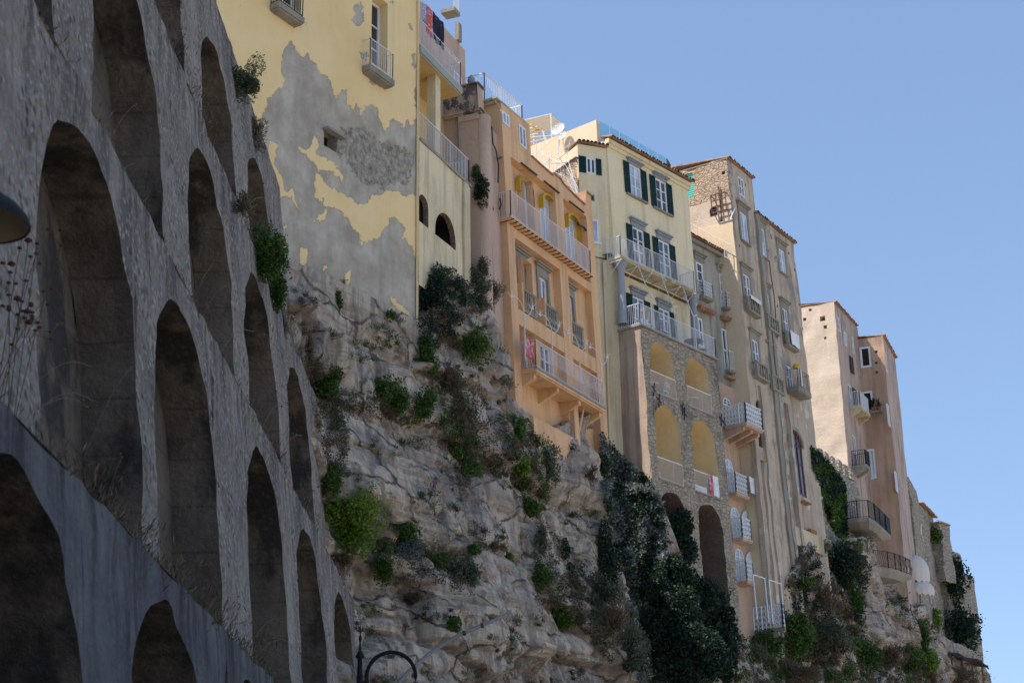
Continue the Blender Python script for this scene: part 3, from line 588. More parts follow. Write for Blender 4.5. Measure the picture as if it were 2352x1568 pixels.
for k_ in range(N):
    a=uTB+(uRt-uTB)*k_/N; b=uTB+(uRt-uTB)*(k_+1)/N
    mb.face([FO.P(a,swoop(a),po),FO.P(b,swoop(b),po),FO.P(b,swoop(b),-.3),FO.P(a,swoop(a),-.3)],2); mb.face([FO.P(a,zm,-.3),FO.P(b,zm,-.3),FO.P(b,swoop(b),-.3),FO.P(a,swoop(a),-.3)],0)
    mb.hexa([FO.P(a,swoop(a)-.04,po-.02),FO.P(b,swoop(b)-.04,po-.02),FO.P(b,swoop(b)-.04,po+.06),FO.P(a,swoop(a)-.04,po+.06)],[FO.P(a,swoop(a)+.03,po-.02),FO.P(b,swoop(b)+.03,po-.02),FO.P(b,swoop(b)+.03,po+.06),FO.P(a,swoop(a)+.03,po+.06)],2)
mb.build('wall',[MT['orange'],MT['orange'],MT['tile']],OH)
mb=MB()
for (a,b) in (p1,um,p3):
    wall(mb,FO,a,b,zb,zm,(),po,.7); wall(mb,SideF(FO,a,po),0,po,zb,zm,(),0,.7); wall(mb,SideF(FO,b,po),0,po,zb,zm,(),0,.7)
bands=[(z_b1-.55,z_b1-.16,p1[1],p3[0]),(zw2[0][2]-.85,zw2[0][2]-.22,p1[1],p3[0])]
for za,zb_,a,b in bands:
    for a_,b_ in ((a,um[0]),(um[1],b)): mb.box(FO,a_,b_,za,zb_,0,po-.01)
mb.build('pier_and_band_relief',MT['orange'],OH)
mb=MB(); mb.box(FO,uL-.12,uTB+.15,ztop-.2,ztop-.06,-6,.12); mb.box(FO,uL-.2,uTB+.22,ztop-.06,ztop+.02,-6,.22); mb.build('cornice',MT['creamold'],OH)
for r,t in wins:
    if t=='d': win(OH,FO,r,.2,bars=3,mull=1,gm='bluecurtain')
    elif t=='w': win(OH,FO,r,.1,mull=1,bars=0,o=po)
    elif t=='s':
        win(OH,FO,r,.25,bars=1,mull=1)
        mb=MB(); mb.box(FO,r[0]-.16,r[0],r[2],r[3]+.2,-.01,.07); mb.box(FO,r[1],r[1]+.16,r[2],r[3]+.2,-.01,.07); mb.box(FO,r[0],r[1],r[3],r[3]+.2,-.01,.07); mb.build('stone_surround',MT['stone'],OH)
        cornice(OH,FO,[r[0]-.24,r[1]+.24,r[3]+.2,r[3]+.5],0,'stone')
        balustrade(OH,FO,r[0]-.12,r[1]+.35,r[2],.28,n=5)
        boxpart(OH,FO,[r[0]-.2,r[0]-.12,r[2]-.2,r[2]+1.0],-.01,.34,'orange','side_screen')
    else: win(OH,FO,r,.28,bars=2,mull=1,gm='glassdark')
for k_,(r,t) in enumerate(wins[:3]):
    u0,u1=r[0]-.12,r[1]+.2; R_=(u1-u0)/2; cu=(u0+u1)/2; zs=r[3]-.3; n=14; zt_=r[3]+.1; mb=MB()
    # barrel canvas hood: an arched rim carried forward on a frame, its ends hanging down beside the door
    pr=[(u0,zs-.4),(u0,zs-.2)]+[(cu-R_*math.cos(math.pi*j/n),zs+.42*math.sin(math.pi*j/n)) for j in range(n+1)]+[(u1,zs-.25),(u1,zs-.7)]
    for (a,za),(b,zb_) in zip(pr,pr[1:]):
        mb.face([FO.P(a,za,0.02),FO.P(b,zb_,.02),FO.P(b,zb_-.03*math.sin(b*23),.24),FO.P(a,za-.03*math.sin(a*23),.24)]); sc1=.14; ca=cu+(a-cu)*.92; cb_=cu+(b-cu)*.92
        wv=.05*math.sin(a*40); mb.face([FO.P(a,za-.03*math.sin(a*23),.24),FO.P(b,zb_-.03*math.sin(b*23),.24),FO.P(cb_+wv*.3,zb_-.1 if zb_>zs else zb_,.26),FO.P(ca+wv*.3,za-.1 if za>zs else za,.26)])
    mb.build('awning',MT['awn'],OH); boxpart(OH,FO,[u0-.05,u1+.1,zt_+.3,zt_+.35],0,.4,'rust','awning_ledge')
ua=uz(1174,494,.62)[0]; ub=uz(1360,628,.62)[0]
bo=balcony(OH,FO,ua,ub,z_b1,.62,1.08,'bars','railpink','orange',.07,sp=.1,r=.014)
mb=MB()
for k_ in range(22):
    c=ua+.1+(ub-ua-.2)*k_/21; mb.box(FO,c-.02,c+.02,z_b1-.15,z_b1-.1,0,.68)
mb.build('joist_row',MT['rust'],bo)
ua=uz(1176,790,.0)[0]; ub=uz(1388,945,.95)[0]
bo=balcony(OH,FO,ua,ub,z_b2,.98,1.08,'belly','rail','orange',.2,sp=.1,r=.008,label='long lower balcony with belly-shaped white railing',brk=4)
boxpart(OH,FO,[ua-.02,ub+.02,z_b2-.09,z_b2-.01],.9,1.02,'bluegrey','slab_edge')
for k_,(x,y) in enumerate(((1203,790),(1266,825),(1330,868),(1380,905))):
    u,_=uz(x,y,.9); b0=FO.P(u,z_b2,.93); t=b0+Vector((0,0,1.75)); mb=MB(); mb.bar(b0,t,.022,n=6)
    for s_ in (-1,1):
        pts=[t+FO.U*(s_*.62*math.sin(q)*1.0)+Vector((0,0,.05+.5*(1-math.cos(q*1.15)))) for q in (0,.35,.7,1.,1.3)] if s_>0 else [t+FO.U*(-.75*(1-math.cos(q)))+Vector((0,0,.55*math.sin(q*1.15))) for q in (0,.4,.8,1.2,1.55,1.9)]
        mb.tube(pts,.016,n=5); e_=pts[-1]
        for q in range(5): mb.bar(e_,e_+Vector((.14*math.cos(q*1.25),.14*math.sin(q*1.25),.17)),.014,n=3)
        mb.bar(e_+FO.U*-.09,e_+FO.U*.09,.035,n=6)
    l=mb.build('balcony_lamp',MT['railpink'],None,b0); tag(l,['white branching lamp at the near corner of the belly-railed balcony','white branching lamp beside the red towel on the belly-railed balcony','white branching lamp before the right bay of the orange house','white branching lamp at the far end of the belly-railed balcony'][k_],'lamp','branching lamps on the lower orange balcony')
r=FO.R(1212,800,1236,842,1.0); r[1]=r[0]+.75; tag(drape(FO,r[0],r[1],z_b2+.25,z_b2+1.0,.88,.05,3).build('hanging_towel',MT['cl4'],None,FO.P(r[0],z_b2,1)),'red towel with white pattern hung inside the belly-shaped railing','towel')
# foot of the house: low wall, buttress and props
u,_=uz(1300,960); boxpart(OH,FO,[u-.28,u+.12,zb,z_b2-.26],-.05,.5,'orange','buttress')
u0,z0=uz(1225,955,.5); boxpart(OH,FO,[u0,u-.29,zb,z0],.0,.5,'orange','low_wall'); u1=uz(1362,965,.5)[0]; boxpart(OH,FO,[u+.13,u1,zb,z0-.35],.0,.5,'orange','low_wall')
u0,z0=uz(1324,988,.4); pipe([FO.P(u0,z0-.3,.45),FO.P(u0+.35,z_b2-.3,.6)],.045,'orange','prop',OH)
pipe([FO.P(*uz(x,y,.35),.26) for x,y in ((1331,508),(1333,515),(1345,521),(1352,530))],.05,'iron','pipe',OH)
bd=FO.P(*uz(1288,984,.3),.3); mb=MB(); mb.lathe(bd,[(.0,0),(.05,.03),(.06,.1),(.04,.16),(.03,.2),(0,.23)],n=8); mb.bar(bd+Vector((0,0,.08)),bd+FO.U*-.2+Vector((0,0,.04)),.03,r2=.01); tag(mb.build('pigeon',MT['iron'],None,bd),'small dark pigeon perched on the low orange wall','bird')
# roof terrace railing above
q=[FO.P(*uz(1070,178,-4.2),-4.2),FO.P(*uz(1134,172,-1.5),-1.5)]
zr=ztop+.02; A=FO.P(uL+.05,zr,-.45); B=FO.P(uz(1197,255,-.45)[0],zr,-.45)
railing([FO.P(uL+.05,zr,-5.5),A,B,B-FO.N*2.5],1.35,'bars',.14,.016,.03).build('roof_railing',MT['white'],OH)
# ================================================================ 5. cream house with green shutters
FE=Fac(1393,312,78,40,.03)
EH=thing('green_shuttered_house',FE.P(3,22,0),'tall cream house with dark green shutters and two white railed balconies on slanting struts','house')
uz=FE.uz
eu=uz(1577,419)[0]; ez=(uz(1386,318)[1]+uz(1577,421)[1])/2; uR=uz(1597,640)[0]; uR=(uR+eu)/2
z1=uz(1429,588,.85)[1]; z2=uz(1460,750,.85)[1]; 
zbE=z2-.6
wl=[]
for t in ((1443,374,1462,444),(1503,408,1522,477)): r=FE.R(*t); r[1]=r[0]+1.0; wl.append(r)
a=sum(r[3] for r in wl)/2
for r in wl: r[3]=a; r[2]=a-1.85
dl=[]
for t in ((1450,517,1469,601),(1510,550,1527,630)): r=FE.R(*t); r[1]=r[0]+1.0; r[2]=z1+.02; dl.append(r)
a=sum(r[3] for r in dl)/2
for r in dl: r[3]=a
dl2=[]
for t in ((1456,674,1476,745),(1516,705,1536,776)): r=FE.R(*t,-.1); r[1]=r[0]+1.0; r[2]=z2+.02; dl2.append(r)
a=sum(r[3] for r in dl2)/2
for r in dl2: r[3]=a
mb=MB(); block(mb,FE,0,uR,z1-.25,ez,8,[(*r,.2) for r in wl+dl],mr=0)
z1b=z1-.25
n0=len(mb.v); wall(mb,FE,uz(1436,650,-.25)[0],uR,zbE,z1b,[(*r,.2) for r in dl2],-.25,.8); wall(mb,SideF(FE,uR,0),.25,6,zbE,z1b,(),0,1); wobble(mb,n0,.02)
mb.build('wall',MT['cream'],EH)
for r in wl+dl+dl2:
    lo=r in dl2; o=-.25 if lo else 0; win(EH,FE,r,.16,bars=2 if r in wl else 3,mull=1,o=o)
    s=.46; shutter(EH,FE,[r[0]-s-.02,r[0]-.02,r[2]+.03,r[3]],o+.02); shutter(EH,FE,[r[1]+.02,r[1]+s+.02,r[2]+.03,r[3]],o+.02)
    cornice(EH,FE,[r[0]-.15,r[1]+.15,r[3]+.02,r[3]+(.28 if r in wl else .45)],o)
    if r in wl: sill(EH,FE,r[0]-.3,r[1]+.3,r[2])
tile_roof(EH,FE,-.15,uR+.2,ez+.02,.35,.4,.28)
mb=MB(); mb.box(FE,-.12,uR+.1,ez-.22,ez+.0,-.02,.22); mb.box(FE,-.12,uR+.1,ez-.4,ez-.22,-.02,.1); mb.build('cornice',MT['cream'],EH)
# balcony one with struts
ua=uz(1426,585,.88)[0]; ub=uz(1598,668,.88)[0]
bo=balcony(EH,FE,ua,ub,z1,.88,1.08,'bars','rail','creamold',.1,sp=.11,r=.013)
mb=MB(); n=6
for k_ in range(n):
    c=ua+.1+(ub-ua-.2)*k_/(n-1); mb.box(FE,c-.05,c+.05,z1-.22,z1-.16,0,.84)
    mb.bar(FE.P(c,z1-.2,.8),FE.P(c-.1,z1-.95,.02),.016,n=5)
mb.build('steel_strut_frame',MT['rail'],bo)
# lower terrace railing
FS=Fac(1470,745,76.8,38.5,.035)
ST=thing('arched_substructure',FS.P(3,10,0),'tall rough stone substructure with ochre vaulted arches under the cream house','building')
s=FS.uz; ue=s(1645,828)[0]; zt=(s(1470,747)[1]+s(1645,829)[1])/2; zbS=s(1690,1420)[1]-4
zbS=min(zbS,s(1500,1250)[1]-4)
A1=[s_ for s_ in ((1488,777,1553,922),(1572,814,1633,955),(1502,924,1568,1118),(1586,956,1646,1146),(1523,1122,1583,1420),(1607,1152,1668,1362))]
R=[FS.R(*t) for t in A1]
# regularise: same springing and floor for both arches of a row
cols=[]
for a,b in ((0,1),(2,3),(4,5)):
    zt_=(R[a][3]+R[b][3])/2; zb_=(R[a][2]+R[b][2])/2
    for q in (a,b): R[q][3]=zt_; R[q][2]=zb_
w=[(R[0][0]+R[2][0]+R[4][0])/3,(R[0][1]+R[2][1]+R[4][1])/3,(R[1][0]+R[3][0]+R[5][0])/3,(R[1][1]+R[3][1]+R[5][1])/3]
w[0]-=.12; w[1]+=.22; w[2]-=.12; w[3]+=.22
for q in range(6): R[q][0],R[q][1]=(w[0],w[1]) if q%2==0 else (w[2],w[3])
for a in (0,1): R[a][2]=max(R[a][2],R[2][3]+.25)
for a in (2,3): R[a][2]=max(R[a][2],R[4][3]+.3)
mb=MB(); wall(mb,FS,0,ue,zbS,zt,[(*r,2.2,.9) for r in R],0,.35,0,1); wobble(mb,0,.07,1.7)
n0=len(mb.v); wall(mb,SideF(FS,0,0),0,7,zbS,zt,(),0,.7,2); wall(mb,SideF(FS,ue,0),0,7,zbS,zt,(),0,.7,0); mb.face([FS.P(0,zt,0),FS.P(ue,zt,0),FS.P(ue,zt,-3),FS.P(0,zt,-3)]); wobble(mb,n0,.05)
for q,r in enumerate(R):
    mb.face([FS.P(r[0]-.05,r[2],-2.2),FS.P(r[1]+.05,r[2],-2.2),FS.P(r[1]+.05,r[3],-2.2),FS.P(r[0]-.05,r[3],-2.2)],1 if q<4 else 3)
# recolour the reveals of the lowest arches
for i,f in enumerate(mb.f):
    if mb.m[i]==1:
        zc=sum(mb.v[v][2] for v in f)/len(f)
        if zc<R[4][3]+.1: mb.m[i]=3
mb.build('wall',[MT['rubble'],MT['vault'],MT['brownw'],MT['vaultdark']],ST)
for q in range(4):
    r=R[q]; fl=MB(); fl.box(FS,r[0]-.02,r[1]+.02,r[2]-.02,r[2]+.05,-1.55,.06); fo=fl.build('arch_balcony',MT['stone'],ST)
    m=railing([FS.P(r[0],r[2]+.05,-.02),FS.P(r[1],r[2]+.05,-.02)],1.05,'bars',.1,.011,.02)
    k_=0; u=r[0]
    while u<r[1]: m.bar(FS.P(u,r[2]+1.14,-.02),FS.P(min(u+.14,r[1]),r[2]+1.14,-.02),.035); u+=.2
    m.build('railing',MT['railpink'],fo)
    lp=MB(); c=FS.P((r[0]+r[1])/2-.15,r[2]+1.45,-2.05); lp.lathe(c,[(.0,-.16),(.12,-.12),(.15,0),(.09,.16),(0,.18)],n=10); lp.bar(c,c-FS.N*.12,.02); lp.build('wall_lamp',MT['iron'],fo)
mb=MB(); mb.box(FS,-.1,ue+.1,zt,zt+.1,-2,.1); mb.build('coping',MT['stone'],ST)
c0=s(1413,757)
back=sidepx(FS,0,1415,757)[0]
rl=railing([FS.P(.0,zt+.1,-back),FS.P(.0,zt+.1,.0),FS.P(ue,zt+.1,.0),FS.P(ue,zt+.1,-1.2)],1.1,'bars',.11,.013,.024); rl.build('railing',MT['rail'],ST)
# iron tie anchors
for x,y in ((1500,895),(1512,920),(1566,938),(1570,950),(1655,965),(1661,972)):
    c=FS.P(*s(x,y),.06); mb=MB(); mb.bar(c-Vector((0,0,.35))-FS.U*.06,c+Vector((0,0,.35))+FS.U*.06,.03); mb.bar(c-FS.U*.18+Vector((0,0,.15)),c+FS.U*.18-Vector((0,0,.1)),.025); mb.build('tie_anchor',MT['iron'],ST)
# terrace columns
for x,y0,y1 in ((1424,597,712),(1590,680,768)):
    u,_=uz(x,y0,.5); c=FE.P(u,z2+.1,.42); H=z1-.2-z2-.1; mb=MB(); mb.lathe(c,[(.26,0),(.26,.12),(.2,.2),(.18,H-.45),(.22,H-.35),(.22,H-.2),(.34,H-.12),(.34,H)],n=18); mb.build('column',MT['bluegrey'],EH,smooth=True)
# canopy poles of the terrace
for pl in (((1466,607),(1504,685),(1508,768)),((1521,634),(1556,708),(1558,788)),((1570,660),(1600,728),(1604,812))):
    u0,zz0=uz(*pl[0],.88); top_=FE.P(u0,zz0,.85); u2,zz2=s(*pl[2]); foot=FS.P(u2,zt+.1,-.08); um_,zm_=s(*pl[1]); mid=FS.P(u2,zm_,-.08)
    mb=MB(); c=(top_+mid)/2-Vector((0,0,.12)); mb.tube([top_,c,mid],.022,n=6); mb.tube([foot,mid],.026,n=6); mb.bar(mid,mid+FS.U*.3+Vector((0,0,.2)),.035); mb.bar(mid,mid-FS.U*.22+Vector((0,0,.22)),.035); mb.build('canopy_pole',MT['rail'],EH)
# side strip with pipes left of the terrace
FC=Fac(1424,600,78.2,40,.02,A=None)
mb=MB(); L0=FS.P(-.0,zbS,-back); 
Fq=Fac(0,0,0,52,0,A=FS.P(-1.9,z2,-1.75)); block(mb,Fq,-.6,2.4,zbS,z1-.1,4,m=0,mx=.7); mb.build('side_strip',MT['creamold'],ST)
for u in (-.1,.5,1.1): pipe([Fq.P(u,zbS,.06),Fq.P(u,z1-.3,.06)],.07,'creamold','drainpipe',ST)
# left wing (more frontal face)
FE2=Fac(0,0,0,66,.0,A=FE.P(.02,ez,-.05))
u0=FE2.uz(1327,330)[0]; zt2=FE2.uz(1330,330)[1]; zb2=FE2.uz(1350,586)[1]; s2=FE2.uz
mb=MB(); wn=FE2.R(1345,361,1369,402); vt=FE2.R(1353,446,1366,463); wb=FE2.R(1352,502,1376,559); wb[0]=max(wb[0],u0+.1)
def btop(u): return zt2
block(mb,FE2,u0,.1,zb2,zt2,5.,[(*wn,.18),(*vt,.3),(*wb,.15)],m=0,mside=1); mb.face([FE2.P(u0,zb2,0),FE2.P(.1,zb2,0),FE2.P(.1,zb2,-4),FE2.P(u0,zb2,-4)])
mb.build('left_wing_wall',[MT['cream'],MT['creamlit']],EH)
win(EH,FE2,wn,.12,bars=0,gm='glassdark'); win(EH,FE2,vt,.2,'stone','glassdark',0,0,fw=.04); win(EH,FE2,wb,.1,bars=0,mull=0,gm='bluecurtain'); sill(EH,FE2,wb[0],wb[1],wb[2],m='white')
shutter(EH,FE2,[wn[0]-.42,wn[0]-.01,wn[2],wn[3]],.02); shutter(EH,FE2,[wn[1]+.01,wn[1]+.3,wn[2],wn[3]],.02)
tile_roof(EH,FE2,u0-.1,.02,zt2+.02,1.2,.2,.1,name='wing_roof')
# roof terrace: lit parapet, glass balustrade, chimney
zg=ez+.28*.9
mb=MB(); Bp=.6; ctop=ez+1.4
P0=FE.P(.25,0,-Bp); 
mb.box(FE,0.,.25,ez-.2,ctop,-7.5,-Bp); mb.build('roof_parapet',MT['creamlit'],EH)
g=MB(); n=7; gu0=.28; gu1=uR-.9
for k_ in range(n):
    a=gu0+(gu1-gu0)*k_/n+.015; b=gu0+(gu1-gu0)*(k_+1)/n-.015; g.box(FE,a,b,ez+.22,ctop+.05,-.62,-.6)
g.build('glass_balustrade',MT['bal'],EH); mb=MB(); mb.box(FE,.3,uR-.3,ez-.1,ez+.22,-.72,-.5); mb.build('balustrade_base',MT['cream'],EH)
mb=MB(); mb.box(FE,uR-.95,uR-.2,ez,ez+.75,-1.4,-.45); mb.build('chimney',MT['white'],EH)
c=FE.P(uR-.5,ez+.75,-.9); mb=MB(); mb.lathe(c,[(.16,0),(.16,.22),(.2,.24),(.22,.5),(.12,.75),(0,.95)],n=10); mb.build('chimney_cowl',MT['iron'],EH)
c=FE.P(.6,ez+.5,-1.); pipe([FE.P(.2,ez+.5,-1.),FE.P(.9,ez+.75,-1.),FE.P(1.5,ez+.7,-1.)],.02,'rail','aerial',EH)
# ---- cream house behind with pergola, dishes, canopy
FD=Fac(1216,330,74,72,0); sD=FD.uz
DH=thing('sunlit_cream_house',FD.P(1,25,0),'sunlit pale cream house set back above the orange house, below the white canopy','house')
FDl=SideF(FE2,u0,0)
# its wall faces the sun: frame running back from the wing corner
FL=Fac(0,0,0,-40,0,A=FE2.P(u0,zt2,0.)); 
# build as a box whose outward face looks back-left
FL=Fac(0,0,0,-32,0,A=FE2.P(u0+.0,zt2,-.1)); FL.N=-FL.N
lu=FL.uz(1214,335)[0]
mb=MB(); wall(mb,FL,0,lu,zt2-9,zt2-.05,(),0,.8); mb.face([FL.P(0,zt2-.05,0),FL.P(lu,zt2-.05,0),FL.P(lu,zt2-.05,-1),FL.P(0,zt2-.05,-1)]); wobble(mb,0,.03)
mb.build('wall',MT['creamlit'],DH)
_z=at(1266,260,86).z; _q=lambda x,y: CAM+ray(x,y)*((_z-CAM.z)/ray(x,y).z); q=[_q(1205,276),_q(1266,262),_q(1300,294),_q(1226,306)]; mb=MB(); mb.hexa(q,[p+Vector((0,0,.04)) for p in q]); cn_=mb.build('canopy',MT['tarp'],DH)
for p in q+[(q[1]+q[2])/2]: pipe([p,p-Vector((0,0,2.6))],.045,'rail','canopy_post',cn_)
mb=MB()
for k_ in range(7): a=at(1213,288+k_*8,84); b=at(1225+k_*9,285+k_*6,83.6); mb.bar(a,b,.05,m=k_%2)
mb.build('pergola_slats',[MT['awn'],MT['creamlit']],DH)
def dish(x,y,r,Y,label):
    c=at(x,y,Y); ax=Vector((-.45,-.8,.3)).normalized(); X=ax.cross(Vector((0,0,1))).normalized(); Y_=X.cross(ax); mb=MB(); n=20
    for sh in (0,.02):
        for j in range(5):
            r0,r1=r*j/5,r*(j+1)/5
            for k_ in range(n):
                a,b=2*math.pi*k_/n,2*math.pi*(k_+1)/n; P=lambda rr,t: c+X*(rr*math.cos(t))+Y_*(rr*math.sin(t))+ax*(rr*rr/r*.32+sh)
                mb.face([P(r0,a),P(r0,b),P(r1,b),P(r1,a)])
    d=mb.build('satellite_dish',MT['tarp'],None,c,smooth=True); tag(d,label,'satellite dish')
    m=MB(); m.bar(c,c-Vector((0,0,r+.5)),.03); m.bar(c-Y_*r*.9,c+ax*r*.8,.012); m.bar(c+ax*r*.7,c+ax*r*.9,.04); ORG[d]=c; m.build('mast_and_feed_arm',MT['rail'],d)
dish(1284,300,.4,79.5,'large round white satellite dish on the cream roof'); dish(1293,314,.26,78.3,'small grey satellite dish in front of the large white one')
# ruined pink wall with tiles and white stair rails
mb=MB(); z0_,_q=0,0
ur0=FL.uz(1326,390,.6)[0]; ur1=FL.uz(1262,400,.6)[0]; zr=FL.uz(1300,380,.6)[1]; 
mb=MB(); wall(mb,FL,min(ur0,ur1),max(ur0,ur1),zr-4,zr,(),.6,.25); wobble(mb,0,.1,2); mb.build('ruined_wall',MT['rubblelit'],DH)
n=14
mb=MB()
for k_ in range(n):
    c=min(ur0,ur1)+(abs(ur1-ur0))*(k_+.5)/n; mb.lathe(FL.P(c,zr-.02,.6),[(.13,0),(.12,.06),(.06,.11),(0,.12)],n=7)
mb.build('tile_coping',MT['tile'],DH)
g=lambda x,y,o: FL.P(*FL.uz(x,y,o),o)
mb=MB()
for a,b in (((1216,315),(1282,310)),((1222,360),(1282,310)),((1232,320),(1232,380)),((1246,300),(1258,330)),((1240,385),(1310,330)),((1300,350),(1325,440)),((1310,320),(1300,365)),((1310,400),(1328,450)),((1216,325),(1216,360)),((1265,345),(1268,400)),((1240,345),(1262,395)),((1282,310),(1284,380)),((1245,300),(1238,325)),((1246,300),(1252,325)),((1236,378),(1300,372))): mb.bar(g(*a,.9),g(*b,.9),.018,n=5)
mb.build('white_stair_frame',MT['rail'],DH)
railing([g(1240,375,.9),g(1262,392,1.),g(1300,410,1.),g(1328,462,1.)],.75,'bars',.2,.008,.012).build('railing',MT['rail'],DH)
# terrace furniture
def chair(p,rz,lab,m='plasticw',H=.8):
    t=thing('terrace_chair',p,lab,'chair','chairs on the terraces'); X=Vector((math.cos(rz),math.sin(rz),0)); Y_=Vector((-X.y,X.x,0)); p=Vector(p)
    Q=lambda a,b,c: p+X*a+Y_*b+Vector((0,0,c)); mb=MB(); mb.hexa([Q(-.22,-.22,.42),Q(.22,-.22,.42),Q(.22,.22,.42),Q(-.22,.22,.42)],[Q(-.22,-.22,.46),Q(.22,-.22,.46),Q(.22,.22,.46),Q(-.22,.22,.46)]); mb.build('seat',MT[m],t)
    mb=MB(); 
    for k_ in range(5): mb.bar(Q(-.2+.1*k_,.22,.46),Q(-.2+.1*k_,.3,H+.05),.018)
    mb.bar(Q(-.23,.3,H+.05),Q(.23,.3,H+.05),.025); mb.build('backrest',MT[m],t)
    for a,b in ((-.2,-.2),(.2,-.2),(-.2,.2),(.2,.2)): l=MB(); l.bar(Q(a,b,.42),Q(a*1.15,b*1.15,0),.02); l.build('leg',MT[m],t)
def table(p,lab,r=.4,m='plasticw'):
    t=thing('terrace_table',p,lab,'table'); p=Vector(p); mb=MB(); mb.lathe(p,[(0,.7),(r,.7),(r,.74),(0,.74)],n=14); mb.build('tabletop',MT[m],t); mb=MB(); mb.bar(p,p+Vector((0,0,.7)),.03); 
    for k_ in range(3): mb.bar(p+Vector((0,0,.1)),p+Vector((.28*math.cos(k_*2.1),.28*math.sin(k_*2.1),0)),.02)
    mb.build('pedestal',MT[m],t)
zc=zt+.1
u=lambda x,y: s(x,y,-.6)[0]
chair(FS.P(u(1482,740),zc,-.5),.6,'white garden chair by the left green shutters on the railed terrace'); chair(FS.P(u(1520,760),zc,-.6),2.4,'rusty brown garden chair between the two terrace windows','rust')
table(FS.P(u(1588,783),zc,-.5),'dark round table at the right end of the railed terrace',.5,'iron'); chair(FS.P(u(1606,800),zc,-.55),2.,'curved wicker-like chair beside the dark terrace table','rust')
chair(FS.P(R[0][0]+.35,R[0][2]+.05,-.5),1.2,'white chair in the upper left ochre arch'); chair(FS.P(R[0][1]-.45,R[0][2]+.05,-.5),4.,'white chair beside the table in the upper left ochre arch'); table(FS.P(R[0][0]+.95,R[0][2]+.05,-.6),'white table in the upper left ochre arch',.3)
chair(FS.P(R[2][0]+.4,R[2][2]+.05,-.5),1.2,'pale chair in the lower left ochre arch'); table(FS.P((R[1][0]+R[1][1])/2,R[1][2]+.05,-.5),'white table in the upper right ochre arch',.35)
r=R[3]; tag(drape(FS,r[1]-.95,r[1]-.6,r[2]+.15,r[2]+1.15,.03,.02,1).build('hanging_towel',MT['cl4'],None,FS.P(r[1]-.8,r[2],0)),'dark red towel hung over the railing of the lower right ochre arch','towel')
tag(drape(FS,r[1]-.58,r[1]-.1,r[2]+.1,r[2]+1.18,.04,.03,1).build('hanging_towel',MT['cl5'],None,FS.P(r[1]-.3,r[2],0)),'white towel beside the dark red one on the arch railing','towel')
tag(drape(FS,r[0]+.1,r[0]+1.1,r[2]+.08,r[2]+.45,-.08,.02,2).build('hanging_sheet',MT['cl5'],None,FS.P(r[0]+.5,r[2],0)),'pale sheet lying low behind the railing of the lower right ochre arch','sheet')
# ================================================================ 6. grey house
FG=Fac(1578,540,84,38.7,.03); s=FG.uz
GH=thing('grey_house',FG.P(2,22,0),'dilapidated grey house with flaking plaster squeezed between the cream house and the brown tower','house')
ue=s(1690,598)[0]+.1; zt=(s(1578,545)[1]+s(1690,600)[1])/2; zb=s(1690,872)[1]-1
w=[FG.R(1598,600,1612,682),FG.R(1651,627,1661,713),FG.R(1595,725,1618,800),FG.R(1656,753,1683,857)]
for r in w[:2]: r[1]=r[0]+.62
a=(w[0][3]+w[1][3])/2; b=(w[0][2]+w[1][2])/2
for r in w[:2]: r[2],r[3]=b,a
mb=MB(); block(mb,FG,-1,ue+.3,zb,zt,6,[(*r,.2) for r in w]+[(*q,) for q in holes(FG,[(1588,622)],.22,.5)],mx=.5,rough=.04); mb.build('wall',MT['greyh'],GH)
tile_roof(GH,FG,-.6,ue,zt,4,.3,.25)
mb=MB(); mb.box(FG,-.8,ue,zt-.25,zt-.03,-.02,.2); mb.build('cornice',MT['stone'],GH)
win(GH,FG,w[0],.15,bars=3,mull=0,gm='glassdark'); win(GH,FG,w[1],.15,bars=3,mull=0,gm='glassdark'); win(GH,FG,w[2],.15,bars=1); win(GH,FG,w[3],.12,bars=1,mull=1)
for r in w[:2]:
    cornice(GH,FG,[r[0]-.25,r[1]+.25,r[3]+.12,r[3]+.55],0,'stone'); balcony(GH,FG,r[0]-.12,r[1]+.3,r[2]+.02,.4,.85,'lattice','rail','stone',.08,sp=.16)
for x0,y0,x1 in ((1597,706,1633),(1652,730,1698)):
    u0,z0=s(x0,y0); u1=s(x1,y0+20)[0]; mb=MB(); mb.box(FG,u0,min(u1,ue+.2),z0-.1,z0,-.02,.35)
    for k_ in range(9): c=u0+(u1-u0)*(k_+.5)/9; mb.bar(FG.P(c,z0+.02,.42),FG.P(c,z0+.12,-.02),.07,n=6)
    mb.build('tiled_ledge',MT['tile'],GH)
r=w[3]; balcony(GH,FG,r[0]-.05,r[1]+.75,r[2],.35,1.05,'bars','white','stone',.12,sp=.12); sill(GH,FG,r[0]-.1,ue,zb+.9,m='tile',name='tiled_ledge',h=.12,d=.3)
pipe([FG.P(s(1679,598)[0],zt-.3,.1),FG.P(s(1679,598)[0],zt-3.2,.1),FG.P(s(1682,690)[0],zt-7,.1)],.05,'plasticw','drainpipe',GH)
pipe([FG.P(s(1688,763)[0]-.1,s(1688,768)[1],.1),FG.P(s(1694,820)[0]-.1,s(1694,835)[1],.1)],.04,'redp','red_pipe',GH)
